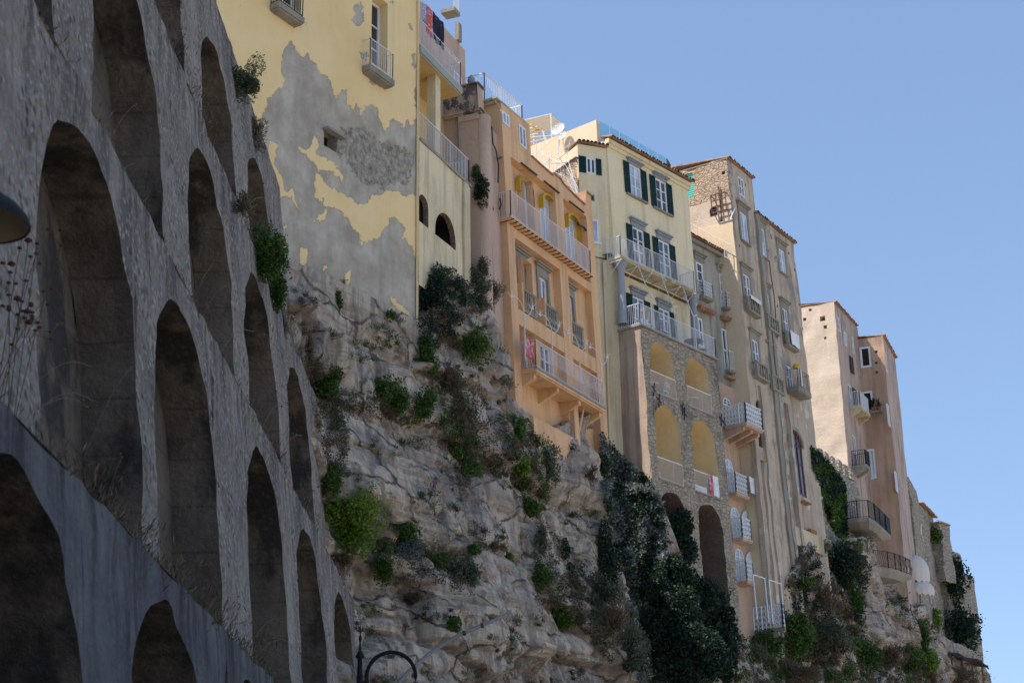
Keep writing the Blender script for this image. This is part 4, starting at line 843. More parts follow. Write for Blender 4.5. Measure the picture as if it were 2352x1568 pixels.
# ================================================================ 7. salmon annex with stacked balconies
FH=Fac(1660,900,85.2,36,.03); s=FH.uz
AH=thing('salmon_annex',FH.P(1,15,0),'narrow salmon annex with a stack of small white balconies beside the rough stone arches','house')
ua=s(1648,900)[0]; ub=s(1722,1200)[0]; zt=s(1652,876)[1]; zb=s(1720,1430)[1]-2
zA=s(1661,1049)[1]; al=[]
for x0,y0,x1,y1 in ((1658,908,1672,935),(1661,1049,1682,1110),(1676,1160,1692,1225),(1686,1255,1700,1325)):
    r=FH.R(x0,y0,x1,y1); r[1]=r[0]+.95; al.append(r)
bl=[(1652,944,1750,.0),(1668,1122,1717,.55),(1680,1226,1725,.55),(1687,1325,1730,.55)]
for q in (1,2,3): al[q][2]=s(bl[q][0],bl[q][1],.5)[1]; 
mb=MB(); block(mb,FH,ua-.5,ub,zb,zt,4,[(*r,.2,True) for r in al],mx=.7); mb.build('wall',MT['annex'],AH)
for q,r in enumerate(al): win(AH,FH,r,.14,bars=1,mull=1,arch=True,gm='bluecurtain' if q else 'glassdark')
zz=s(1652,942,1.5)[1]; u1=s(1750,982,1.5)[0]
bo=balcony(AH,FH,ua-.1,u1,zz,1.6,1.1,'lattice','white','annex',.14,sp=.2,r=.02,brk=3,label='long salmon balcony with white lattice railing')
for q in (1,2,3):
    x0,y0,x1,pj=bl[q]; z_=al[q][2]; u1=s(x1,y0+12,pj)[0]; balcony(AH,FH,al[q][0]-.1,u1,z_,pj+.1,1.05,'lattice','white','annex',.12,sp=.17,r=.014)
    if q>1:
        u=al[q][1]+.02; m=MB(); R_=.34; hh=al[q][3]-z_
        n=8; pr=[(u,z_+.05)]+[(u+2*R_-R_*2*math.sin(math.pi/2*k_/n) if False else u+R_*2*(1-k_/n),z_+.05+(hh-R_*1.2-.05)+R_*1.2*math.sqrt(max(0,1-((1-k_/n)-.0)**2)) ) for k_ in range(n+1)][::-1]+[]
        pr=[(u,z_+.05),(u+.62,z_+.05),(u+.62,z_+hh)]+[(u+.62*(1-math.sin(math.pi/2*k_/n)),z_+hh-.62*(1-math.cos(math.pi/2*k_/n))*1.1) for k_ in range(1,n+1)]
        f_=[FH.P(a,b,.1) for a,b in pr]; m.face(f_); m.face([FH.P(a,b,.05) for a,b in reversed(pr)])
        for i in range(len(pr)): j=(i+1)%len(pr); m.face([FH.P(*pr[i],.1),FH.P(*pr[i],.05),FH.P(*pr[j],.05),FH.P(*pr[j],.1)])
        m.build('arched_shutter',MT['white'],AH)
r=al[1]; tag(drape(FH,r[1]+.35,r[1]+1.0,al[1][2]+.2,al[1][2]+1.1,.72,.03,1).build('hanging_towel',MT['cl5'],None,FH.P(r[1]+.6,r[2],.7)),'white towel hung on the topmost small balcony of the salmon annex','towel')
pipe([FH.P(ub-.05,zb,.1),FH.P(ub-.05,zt-1.2,.1)],.06,'rust','drainpipe',AH)
# corner balcony box at the foot
u0=s(1734,1420,.4)[0]; u1=s(1801,1428,1.7)[0]; zq=s(1764,1428,1.7)[1]
bo=balcony(AH,FH,ub-.4,u1,zq,1.7,1.2,'lattice','white','stone',.2,sp=.22,r=.02,brk=2)
for (x0,y0),(x1,y1) in (((1734,1357),(1760,1390)),((1770,1363),(1797,1397))):
    u0=s(x0,y1,1.6)[0]; u1=s(x1,y1,1.6)[0]; z0=zq+1.2; z1_=z0+1.05; mb=MB(); mb.tube([FH.P(u0,zq,1.65),FH.P(u0,z1_,1.65),FH.P(u1,z1_,1.65),FH.P(u1,zq,1.65)],.035); mb.build('white_pipe_frame',MT['white'],bo)
# ================================================================ 8. brown tower house
FT=Fac(1668,360,86,32.4,.03); s=FT.uz
TH=thing('brown_tower_house',FT.P(3,20,0),'tallest brown tower house with weathered plaster, tiled eaves and a sunlit rubble side wall','house')
ue=s(1727,410)[0]; zt=(s(1668,363)[1]+s(1727,410)[1])/2; zb=s(1720,1450)[1]-3
W=lambda t,ww=None: (lambda r:[r[0],r[0]+ww if ww else r[1],r[2],r[3]])(FT.R(*t))
T1=[W((1694,403,1705,451),.75),W((1697,483,1714,559),.95),W((1705,626,1716,688),.85),W((1725,776,1738,839),.8)]
T2=[W((1743,515,1760,591),.95),W((1791,567,1806,630),.85),W((1755,664,1768,731),.8),W((1799,704,1810,768),.75),W((1765,805,1778,868),.8),W((1808,835,1820,893),.8)]
B=[W((1733,914,1754,1030),.8),W((1774,945,1790,1053),.8),W((1751,1146,1761,1206),.55),W((1790,1172,1799,1228),.5)]
aw=W((1813,979,1842,1134),1.75); 
uend=s(1827,562)[0]; zt2=(s(1732,480)[1]+s(1827,564)[1])/2
gr=sideR(FT,0,1568,402,1594,452); vr=sideR(FT,0,1626,478,1644,494)
hl=[]
for x,y in ((1660,397),(1652,507),(1572,473),(1590,470),(1607,466)):
    d,z=sidepx(FT,0,x,y); hl.append((d-.1,d+.1,z-.1,z+.1,.3))
H1=holes(FT,[(1675,396),(1678,423),(1681,450),(1683,510),(1684,527),(1697,564),(1690,611),(1712,425)],.08)
mb=MB()
wall(mb,FT,0,ue,zb,zt,[(*r,.22) for r in T1]+H1+[(*B[0],.12,True)] if B[0][1]<ue else [(*r,.22) for r in T1]+H1,0,.6,0); wobble(mb,0,.05)
n0=len(mb.v); zl=sidepx(FT,0,1668,452)[1]; zl2=sidepx(FT,0,1668,506)[1]
S0=SideF(FT,0,0); wall(mb,S0,0,8,zl,zt,[(gr[0],gr[1],gr[2],gr[3],.15)]+[h for h in hl if h[2]>zl],0,.25,1); wobble(mb,n0,.05,1.5); n0=len(mb.v)
wall(mb,S0,0,8,zl2,zl,[(vr[0],vr[1],vr[2],vr[3],.2,.9)]+[h for h in hl if h[2]<zl and h[3]>zl2],.0,.3,2); wall(mb,S0,0,8,zb,zl2,(),0,.6,3); wobble(mb,n0,.03)
wall(mb,SideF(FT,ue,0),0,8,zb,zt,(),0,1,0); mb.face([FT.P(0,zt,0),FT.P(ue,zt,0),FT.P(ue,zt,-8),FT.P(0,zt,-8)])
mb.build('wall',[MT['tower'],MT['rubblelit'],MT['kside'],MT['creamlit']],TH)
F2o=-.12; mb=MB()
H2=holes(FT,[(1738,541),(1775,546),(1768,575),(1785,590),(1818,581),(1774,540),(1790,700),(1745,640),(1830,620),(1760,850),(1838,700),(1740,700)],.08)
zmid=s(1855,880)[1]
ops2=[(*r,.22) for r in T2]+[(*r,.12,True) for r in B if r[0]>ue]+H2+[(*aw,.3,.95)]
wall(mb,FT,ue,uend,zmid,zt2,ops2,F2o,.6,0)
wall(mb,FT,ue,uend,zb,zmid,ops2+holes(FT,[(1790,960),(1774,960),(1762,1010),(1756,1075),(1740,1100),(1770,1250),(1800,1300),(1760,1330)],.1),F2o,.5,1); 
wall(mb,SideF(FT,uend,F2o),0,8,zmid,zt2,(),0,1,0); mb.face([FT.P(ue,zt2,F2o),FT.P(uend,zt2,F2o),FT.P(uend,zt2,-8),FT.P(ue,zt2,-8)])
uf=s(1872,1120)[0]; # rounded battered foot at the right
n=7
for k_ in range(n):
    a,b=k_/n,(k_+1)/n; f=lambda t: (uend+(uf-uend)*math.sin(t*math.pi/2),F2o-1.6*(1-math.cos(t*math.pi/2)))
    (ua_,oa),(ub_,ob_)=f(a),f(b)
    for j in range(14):
        z0=zb+(zmid-.3*0-zb)*j/14; z1_=zb+(zmid-zb)*(j+1)/14; mb.face([FT.P(ua_,z0,oa),FT.P(ub_,z0,ob_),FT.P(ub_,z1_,ob_),FT.P(ua_,z1_,oa)],1)
    mb.face([FT.P(ua_,zmid,oa),FT.P(ub_,zmid,ob_),FT.P(uend,zmid+.8,F2o-.8)],1)
wobble(mb,0,.06,.6)
mb.build('rear_wall',[MT['tower'],MT['towerlow']],TH)
# pilaster ribs running down both parts
mb=MB()
for x,wd_,ya,m_ in ((1741,.28,890,0),(1732,.42,490,1),(1783,.3,900,0),(1728,.22,1000,0),(1770,.28,760,1),(1805,.24,930,0),(1748,.3,1060,0)):
    u=s(x,ya)[0]; z=s(x,ya)[1]; n0=len(mb.v); wall(mb,FT,u,u+wd_,zb,z,(),.14,.6,m_); wall(mb,SideF(FT,u,.14),0,.26,zb,z,(),0,.6,m_); wall(mb,SideF(FT,u+wd_,.14),0,.26,zb,z,(),0,.6,m_); mb.face([FT.P(u,z,.14),FT.P(u+wd_,z,.14),FT.P(u+wd_,z+.2,-.12),FT.P(u,z+.2,-.12)],m_); wobble(mb,n0,.06,.9)
mb.build('buttress_ribs',[MT['towerlow'],MT['stone']],TH)
tile_roof(TH,FT,-.04,ue+.1,zt,8,.12,.1); tile_roof(TH,FT,ue,uend+.12,zt2,7,.18,.1,o=F2o)
mb=MB(); mb.box(S0,-.05,8,zt-.06,zt-.0,0,.03); mb.build('verge_board',MT['stone'],TH)
for r in T1: win(TH,FT,r,.16,bars=0 if r is T1[1] else 1,mull=1,gm='bluecurtain' if r is T1[1] else 'glass')
for q,r in enumerate(T2): win(TH,FT,r,.16,o=F2o,bars=1,mull=1,gm='bluecurtain' if q in (0,1) else 'glassdark')
for r in T1[1:]+T2[:5]:
    o=0 if r in T1 else F2o; cornice(TH,FT,[r[0]-.28,r[1]+.28,r[3]+.15,r[3]+.55],o,'stone')
    mb=MB(); mb.box(FT,r[0]-.2,r[0],r[2],r[3]+.15,o-.02,o+.05); mb.box(FT,r[1],r[1]+.2,r[2],r[3]+.15,o-.02,o+.05); mb.box(FT,r[0],r[1],r[3],r[3]+.15,o-.02,o+.05); mb.build('window_surround',MT['stone'],TH)
for r in (T1[2],T1[3],T2[2],T2[3],T2[4]):
    o=0 if r in T1 else F2o; balustrade(TH,FT,r[0]-.3,r[1]+.4,r[2]-.75,.35,.8,o=o,n=4)
for r in (T1[1],T2[0],T2[1]): sill(TH,FT,r[0],r[1],r[2],0 if r in T1 else F2o)
for r in B:
    if r[0]>ue: mb=MB(); mb.face([FT.P(r[0],r[2],F2o-.12),FT.P(r[1],r[2],F2o-.12),FT.P(r[1],r[3],F2o-.12),FT.P(r[0],r[3],F2o-.12)]); mb.build('blind_niche',MT['bluegrey'],TH)
win(TH,FT,aw,.22,'red','glass',bars=1,mull=2,fw=.1,o=F2o,arch=True,name='arched_window')
mb=MB(); n=14; R_=(aw[1]-aw[0])/2; cu=(aw[0]+aw[1])/2; zs=aw[3]-R_*.95
for k_ in range(n):
    a,b=math.pi*k_/n,math.pi*(k_+1)/n; g=lambda t,rr: (cu-rr*math.cos(t),zs+rr*.95*math.sin(t))
    mb.hexa([FT.P(*g(a,R_),F2o),FT.P(*g(b,R_),F2o),FT.P(*g(b,R_),F2o+.08),FT.P(*g(a,R_),F2o+.08)],[FT.P(*g(a,R_+.22),F2o),FT.P(*g(b,R_+.22),F2o),FT.P(*g(b,R_+.22),F2o+.08),FT.P(*g(a,R_+.22),F2o+.08)])
mb.build('arch_moulding',MT['stone'],TH)
mb=MB(); mb.face([S0.P(gr[0],gr[2],-.1),S0.P(gr[1],gr[2],-.1),S0.P(gr[1],gr[3],-.1),S0.P(gr[0],gr[3],-.1)]); 
for k_ in range(12): z=gr[2]+(gr[3]-gr[2])*k_/12; mb.box(S0,gr[0],gr[1],z,z+.02,-.1,-.08)
mb.build('turquoise_roller_blind',MT['teal'],TH)
mb=MB(); 
mb.face([S0.P(vr[0],vr[2],-.18),S0.P(vr[1],vr[2],-.18),S0.P(vr[1],vr[3],-.18),S0.P(vr[0],vr[3],-.18)])
for k_ in range(5): z=vr[2]+(vr[3]-vr[2])*(k_+.5)/5; mb.box(S0,vr[0],vr[1],z-.02,z+.02,-.12,-.06)
mb.build('round_vent',MT['iron'],TH)
d,z=sidepx(FT,0,1653,470); mb=MB()
for k_ in range(4): mb.bar(S0.P(d-.45,z-.55+k_*.36,.3),S0.P(d+.45,z-.55+k_*.36,.3),.035); 
for k_ in range(4): mb.bar(S0.P(d-.45+k_*.3,z-.55,.3),S0.P(d-.45+k_*.3,z+.53,.3),.035)
for a,b in ((-.45,-.55),(.45,-.55),(-.45,.53),(.45,.53)): mb.bar(S0.P(d+a,z+b,0),S0.P(d+a,z+b,.3),.03)
mb.bar(S0.P(d,z-1.,.1),S0.P(d,z+1.1,.1),.04); mb.build('rusty_iron_grid',MT['rust'],TH)
d0,z0=sidepx(FT,0,1575,512); d1_,z1_=sidepx(FT,0,1690,566)
railing([S0.P(d0,z0-1,.4),S0.P(max(d1_,.1),z1_-1,.4)],1,'bars',.5,.014).build('thin_handrail',MT['railpink'],TH)
r=T2[5]; ub0=r[0]-.25
bo=balcony(TH,FT,r[0]-.2,r[1]+.75,r[2]-.05,.75,1.05,'bars','stone','stone',.3,o=F2o,sp=.1,label='small rounded balcony with striped cloth')
tag(drape(FT,r[0]-.1,r[0]+.35,r[2]+0,r[2]+1.0,F2o+.8,.02,1).build('hanging_cloth',MT['cl6'],None,FT.P(r[0],r[2],.7)),'black and white striped cloth on the small rounded balcony','cloth')
c=FT.P(r[0]+.15,r[2]+1.05,F2o+.55); mb=MB(); mb.lathe(c,[(0,0),(.17,.05),(.2,.16),(.12,.28),(0,.3)],n=10); tag(mb.build('yellow_ball',MT['awn'],None,c),'round yellow object on the railing above the striped cloth','ball')
r=T2[3]; tag(drape(FT,r[0]-.05,r[1]+.35,r[2]-.75,r[2]+.12,F2o+.42,.03,1).build('hanging_towel',MT['cl5'],None,FT.P(r[0],r[2],.4)),'white towel hung on the stone balusters high on the brown tower','towel')
r=T1[2]; tag(drape(FT,r[0]-.1,r[1]+.3,r[2]-.15,r[2]+.08,.42,.02,1).build('hanging_sheet',MT['cl5'],None,FT.P(r[0],r[2],.4)),'white cloth airing on the stone balcony just right of the grey house','sheet')
pipe([FT.P(*s(x,y,.1),.12) for x,y in ((1688,477),(1680,495),(1677,505))],.03,'rail','wall_bracket',TH)
pipe([FT.P(*s(x,y,.0),.06) for x,y in ((1765,600),(1768,630),(1776,680),(1779,720),(1783,780))],.03,'iron','cable',TH)
# small whitewashed shrine house at the foot
FQ=Fac(1812,1150,89.6,34); s=FQ.uz
SH=thing('whitewashed_lean_to',FQ.P(.5,20,0),'tiny pale yellow lean-to with a blue door on a whitewashed ledge','shed')
ue_=s(1866,1215)[0]; z0=s(1820,1213)[1]; z1_=s(1815,1130)[1]; dr=FQ.R(1833,1161,1845,1212); dr[2]=z0+.05
mb=MB(); block(mb,FQ,-.3,ue_,z0,z1_,3,[(*dr,.15)]); mb.build('wall',MT['cream'],SH); win(SH,FQ,dr,.1,'white','bluecurtain',0,0)
boxpart(SH,FQ,[dr[0]-.2,dr[1]+.35,dr[3]+.15,dr[3]+.22],0,.5,'tile','tiled_hood'); mb=MB(); mb.box(FQ,-.5,ue_+.6,z0-1.0,z0,-2.5,.4); wobble(mb,0,.1); mb.build('whitewashed_ledge',MT['creamold'],SH)
tag(boxpart(None,FQ,[dr[1]+.1,dr[1]+.85,z0+.02,z0+.22],.2,.4,'terra','flower_trough'),'terracotta flower trough on the whitewashed ledge','planter')
# ================================================================ 9. old town wall with battlements
FJ=Fac(1860,1040,98,30); s=FJ.uz
JW=thing('battlemented_wall',FJ.P(3,20,0),'ivy-clad dark stone wall with square merlons stepping down between the two towers','wall')
ue_=s(1948,1130)[0]+2; zt=s(1862,1020)[1]-.6; zb=s(1870,1240)[1]-2; 
mb=MB(); block(mb,FJ,-.5,ue_,zb,zt,2,mx=.4,rough=.1); 
for k_ in range(int((ue_+.5)/1.1)): 
    u=-.5+k_*1.1; n0=len(mb.v); mb.box(FJ,u,u+.6,zt,zt+.75,-.6,0); wobble(mb,n0,.08,2)
mb.build('wall',MT['ruin'],JW)
pipe([FJ.P(*s(x,y,.3),.3) for x,y in ((1880,1142),(1898,1146),(1910,1160),(1914,1196))],.09,'plasticw','white_pipe',JW)
# ================================================================ 10. pink tower and its annex
FK=Fac(1915,690,115,26,0); s=FK.uz
KH=thing('pale_pink_tower',FK.P(2,25,0),'pale pink tower with a broad bare sunlit side wall dotted with putlog holes','house')
ue=s(1966,748)[0]; zt=(s(1913,692)[1]+s(1966,748)[1])/2; zb=s(1970,1300)[1]-3
hl=[]
for x,y,q in ((1849,734,.12),(1861,712,.1),(1890,731,.2),(1896,750,.12),(1896,775,.1),(1840,755,.12)):
    d,z=sidepx(FK,0,x,y); hl.append((d-q,d+q,z-q,z+q,.4))
w=[FK.R(1922,725,1930,762),FK.R(1938,760,1945,795),FK.R(1955,770,1961,812),FK.R(1957,997,1965,1075),FK.R(1947,880,1956,940)]
w[0][1]=w[0][0]+.8; w[1][1]=w[1][0]+.7; w[2][1]=w[2][0]+.7; w[3][1]=w[3][0]+.9; w[4][1]=w[4][0]+1
mb=MB(); wall(mb,FK,0,ue+.5,zb,zt,[(*r,.25) for r in w],0,.6,0); wall(mb,SideF(FK,0,0),0,8,zb,zt,hl,0,.35,1); wall(mb,SideF(FK,ue,0),0,8,zb,zt,(),0,1,0); mb.face([FK.P(0,zt,0),FK.P(ue,zt,0),FK.P(ue,zt+1,-8),FK.P(0,zt+1,-8)]); wobble(mb,0,.06,.9)
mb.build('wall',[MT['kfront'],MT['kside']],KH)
tile_roof(KH,FK,0,ue+.1,zt,7.9,.12,.06)
for r in w: win(KH,FK,r,.18,bars=1,mull=1,gm='glassdark')
shutter(KH,FK,[w[2][0]-1.2,w[2][0]-.4,s(1950,851)[1],s(1950,817)[1]],.05,'brownp'); r=w[4]; shutter(KH,FK,[r[1]+.03,r[1]+1.,r[2],r[3]],.05,'greenl')
balcony(KH,FK,r[0]-.3,r[1]+1.2,r[2],.9,1.1,'bars','rail','creamold',.2,sp=.12,brk=2,r=.018)
r=w[3]; balcony(KH,FK,r[0]-.6,s(2000,1080,1)[0],r[2],1.,1.1,'bars','iron','stone',.18,sp=.14,r=.02,brk=2)
FLL=Fac(2027,768,119.5,20.5,0); s=FLL.uz
LH=thing('salmon_tower',FLL.P(2,25,0),'salmon tower with two square white-framed openings in its side and three iron balconies below','house')
ue=s(2056,824)[0]; zt=(s(2027,769)[1]+s(2056,824)[1])/2; zb=s(2080,1330)[1]-3
sq=[sideR(FLL,0,*t) for t in ((1973,797,2003,842),(1978,899,2008,944),(1987,1031,2015,1099))]
hl=[]
for x,y in ((2012,808),(2012,834),(2014,855)):
    d,z=sidepx(FLL,0,x,y); hl.append((d-.1,d+.1,z-.1,z+.1,.4))
w=[FLL.R(2031,805,2037,853),FLL.R(2037,925,2042,975),FLL.R(2055,1080,2062,1130)]
for r in w: r[1]=r[0]+.85
uf=s(2078,1100)[0]
mb=MB(); wall(mb,FLL,0,ue,zb,zt,[(*r,.2) for r in w],0,.6,0); wall(mb,SideF(FLL,0,0),0,9,zb,zt,[(*r,.35) for r in sq]+hl,0,.4,1); wall(mb,SideF(FLL,ue,0),0,9,zb,zt,(),0,1,0); mb.face([FLL.P(0,zt,0),FLL.P(ue,zt,0),FLL.P(ue,zt,-9),FLL.P(0,zt,-9)])
zst=s(2068,1010)[1]; wall(mb,FLL,ue,uf,zb,zst,[(*r,.2) for r in w],-.3,.6,0); wall(mb,SideF(FLL,uf,-.3),0,6,zb,zst,(),0,1,0); mb.face([FLL.P(ue,zst,-.3),FLL.P(uf,zst,-.3),FLL.P(uf,zst,-5),FLL.P(ue,zst,-5)]); wobble(mb,0,.06,.9)
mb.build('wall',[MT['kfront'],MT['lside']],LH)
tile_roof(LH,FLL,0,ue+.1,zt,8.9,.12,.06)
S=SideF(FLL,0,0)
for q,r in enumerate(sq):
    win(LH,S,r,.25,'white','dark' if q<2 else 'bluecurtain',0,0 if q<2 else 1,fw=.16)
for r in w: win(LH,FLL,r,.15,bars=1,mull=1)
boxpart(LH,S,[sq[1][0]-.6,sq[1][1]+.5,sq[1][2]-.25,sq[1][2]-.1],-.05,.45,'stone','pot_shelf')
for k_ in range(3):
    c=S.P(sq[1][0]-.4+k_*.45,sq[1][2]-.1,.2); mb=MB(); mb.lathe(c,[(.1,0),(.15,.3),(.17,.33),(.0,.31)],n=10); 
    for j in range(24): a=random.uniform(0,6.28); e_=c+Vector((math.cos(a)*.35*random.random(),math.sin(a)*.35*random.random(),.35+random.random()*.7)); mb.bar(c+Vector((0,0,.3)),e_,.012,1,3,.03)
    tag(mb.build('potted_plant',[MT['terra'],MT['lf']],None,c),['spiky plant in a terracotta pot, nearest the corner on the shelf','middle potted plant on the shelf below the black opening','bushy potted plant farthest from the corner on the tower shelf'][k_],'potted plant','potted plants on the tower shelf')
# curved iron balconies wrapping the corner
def curved(par,pts,z,h,sty,m,lab):
    mb=MB(); c=sum((Vector(p) for p in pts),Vector((0,0,0)))/len(pts)
    n=len(pts); top_=[Vector((p.x,p.y,z)) for p in pts]; bot=[Vector((p.x,p.y,z-.22)) for p in pts]; low=[b+(Vector((pts[0].x,pts[0].y,b.z))-b)*.0+(Vector((c.x,c.y,b.z))-b)*.35-Vector((0,0,.35)) for b in bot]
    mb.face(top_); mb.face(list(reversed(low)))
    for i in range(n):
        j=(i+1)%n; mb.face([bot[i],bot[j],top_[j],top_[i]]); mb.face([low[i],low[j],bot[j],bot[i]])
    b=mb.build('curved_balcony',MT[m],par); b['label']=lab; railing(top_[1:-1],h,sty,.16,.02,.03).build('railing',MT['iron'],b)
def px2(x,y,z): r=ray(x,y); return CAM+r*((z-CAM.z)/r.z)
A0=FLL.P(0,0,0)
for (xs,y0),lab in (((( (1948,1192),(1996,1188),(2022,1206),(2046,1229)),0),'upper curved balcony with black iron rails and grey slab'),(((( (1980,1298),(2041,1304),(2070,1312),(2093,1322)),0),'lowest curved balcony with bulging iron rails'))):
    zq=FLL.uz(xs[2][0],xs[2][1],1.0)[1]; P=[px2(x,y,zq) for x,y in xs]; bk=[P[-1]-FLL.N*2.2+FLL.U*.2,P[0]-FLL.N*1.0]
    sm=[]; 
    for i in range(len(P)-1):
        for t in (0,.5): 
            p0=P[max(i-1,0)];p1=P[i];p2=P[i+1];p3=P[min(i+2,len(P)-1)]; sm.append(.5*((2*p1)+(p2-p0)*t+(2*p0-5*p1+4*p2-p3)*t*t+(3*p1-p0-3*p2+p3)*t**3))
    sm.append(P[-1]); curved(LH,[bk[1]]+sm+[bk[0]],zq,1.1,'bars' if 'upper' in lab else 'belly','stone',lab)
# ================================================================ 11. far ruins
def ruin(name,label,cat,x0,y0,x1,y1,Y,az,ztpx,zbpx,dep,mat,jag=.5,roof=False,mx=.5):
    F=Fac(x0,y0,Y,az); t=thing(name,F.P(0,20,0),label,cat); u1=F.uz(x1,y1)[0]; zt=F.uz(*ztpx)[1]; zb=F.uz(*zbpx)[1]-3; mb=MB()
    wall(mb,F,0,u1,zb,zt,holes(F,[((x0*2+x1)/3,y0+60),((x0+x1)/2,y0+100)],.15),0,mx,0,top=lambda u: zt-(abs(noise.noise(Vector((u*.9,Y,1))))*jag if jag else 0)); wall(mb,SideF(F,0,0),0,dep,zb,zt,(),0,mx,0); wall(mb,SideF(F,u1,0),0,dep,zb,zt-.2,(),0,1,0); mb.face([F.P(0,zt,0),F.P(u1,zt,0),F.P(u1,zt,-dep),F.P(0,zt,-dep)]); wobble(mb,0,.12,.9); mb.build('wall',MT[mat],t)
    if roof: tile_roof(t,F,-.2,u1+.2,zt,dep,.3,.15)
    return t,F,u1,zt
ruin('stone_tower_stub','tall narrow bare stone wall stub beside the salmon tower','wall',2086,1090,2108,1125,126,20,(2086,1095),(2090,1330),3,'ruin')
t,F,u1,zt=ruin('far_stone_house','low far stone house with a worn tiled roof on the cliff edge','house',2112,1160,2143,1186,133,24,(2115,1160),(2130,1400),5,'ruin',0,True)
t,F,u1,zt=ruin('far_chimney','square brick and stone chimney standing alone behind the far stone house','chimney',2158,1192,2180,1208,136,40,(2160,1200),(2165,1250),.9,'ruin',0)
boxpart(t,F,[-.1,u1+.1,zt,zt+.12],-1.,.1,'tile','chimney_cap'); pipe([F.P(.1,zt+.3,-.3),F.P(2.1,zt+.35,-.3)],.04,'rail','aerial',t)
ruin('bastion_wall','broad ruined stone bastion with a flat top at the far end of the cliff','wall',2164,1258,2206,1266,138,42,(2164,1258),(2180,1500),4,'ruin',.2)
ruin('outer_bastion_wall','outermost ruined stone wall dropping straight to the cliff edge','wall',2200,1308,2236,1318,141,38,(2201,1310),(2220,1500),4,'ruin',.3)
ruin('rubble_pier','rough rubble pier below the far stone house behind the white parasols','wall',2100,1235,2165,1275,131,26,(2110,1238),(2120,1460),3,'ruin',.4)
# straw roofed shelter
FX=Fac(2167,1500,134,42); u1,z1_=FX.uz(2262,1526); u1=min(max(u1,3),FX.uz(2246,1526)[0])
PGt=thing('straw_roofed_shelter',FX.P(2,15,0),'dark sagging straw-roofed shelter at the lower right cliff edge','shelter'); zz=FX.uz(2167,1500)[1]
mb=MB(); n=16
for k_ in range(n):
    a=u1*k_/n; b=u1*(k_+1)/n; sg=lambda u: zz+.12*math.sin(u*2.1)-.25*(u/u1)**2
    mb.hexa([FX.P(a,sg(a)-.25,.9),FX.P(b,sg(b)-.25,.9),FX.P(b,sg(b)+.3,-2),FX.P(a,sg(a)+.3,-2)],[FX.P(a,sg(a)-.1,.9),FX.P(b,sg(b)-.1,.9),FX.P(b,sg(b)+.5,-2),FX.P(a,sg(a)+.5,-2)])
    for j in range(6): uu=a+(b-a)*random.random(); mb.bar(FX.P(uu,sg(uu)-.1,.9),FX.P(uu+random.uniform(-.1,.1),sg(uu)-.45,1.05),.02,n=3)
mb.build('straw_roof',MT['thatch'],PGt)
for k_ in range(4): u=.3+(u1-.6)*k_/3; pipe([FX.P(u,zz-3,.5),FX.P(u,zz,.5)],.06,'rust','post',PGt)
# parasols
def parasol(x,y,Y,R_,H,lab,tilt=(0,0)):
    c=at(x,y,Y); t=thing('white_parasol',c-Vector((0,0,2.6)),lab,'parasol','white parasols on the lowest terrace'); mb=MB(); n=16; ax=Vector((tilt[0],tilt[1],1)).normalized(); X=ax.cross(Vector((0,1,0))).normalized(); Y_=ax.cross(X)
    P=lambda r,a,h: c+X*(r*math.cos(a))+Y_*(r*math.sin(a))+ax*h
    for k_ in range(n):
        a,b=2*math.pi*k_/n,2*math.pi*(k_+1)/n
        for j in range(6):
            g=lambda q:(R_*math.sin(q*math.pi/2),H*(math.cos(q*math.pi/2)-1)); (r0,h0),(r1,h1)=g(j/6),g((j+1)/6); mb.face([P(r0,a,h0),P(r1,a,h1),P(r1,b,h1),P(r0,b,h0)])
        m_=(a+b)/2; mb.face([P(R_,a,-H),P(R_*1.0,m_,-H-.2),P(R_,b,-H)])
    cp=mb.build('canopy',MT['tarp'],t); pipe([c-Vector((0,0,2.6)),c-ax*.05],.03,'rail','pole',t); mb=MB()
    for k_ in range(n): a=2*math.pi*k_/n; mb.bar(c-ax*.1,P(R_*.96,a,-H+.0),.012,n=3)
    mb.build('rib_frame',MT['rail'],cp)
parasol(2103,1274,124,1.25,1.7,'upper white domed parasol with scalloped edge',(.15,-.35)); parasol(2116,1330,124,1.1,.9,'lower flatter white parasol below the domed one',(.15,-.3))
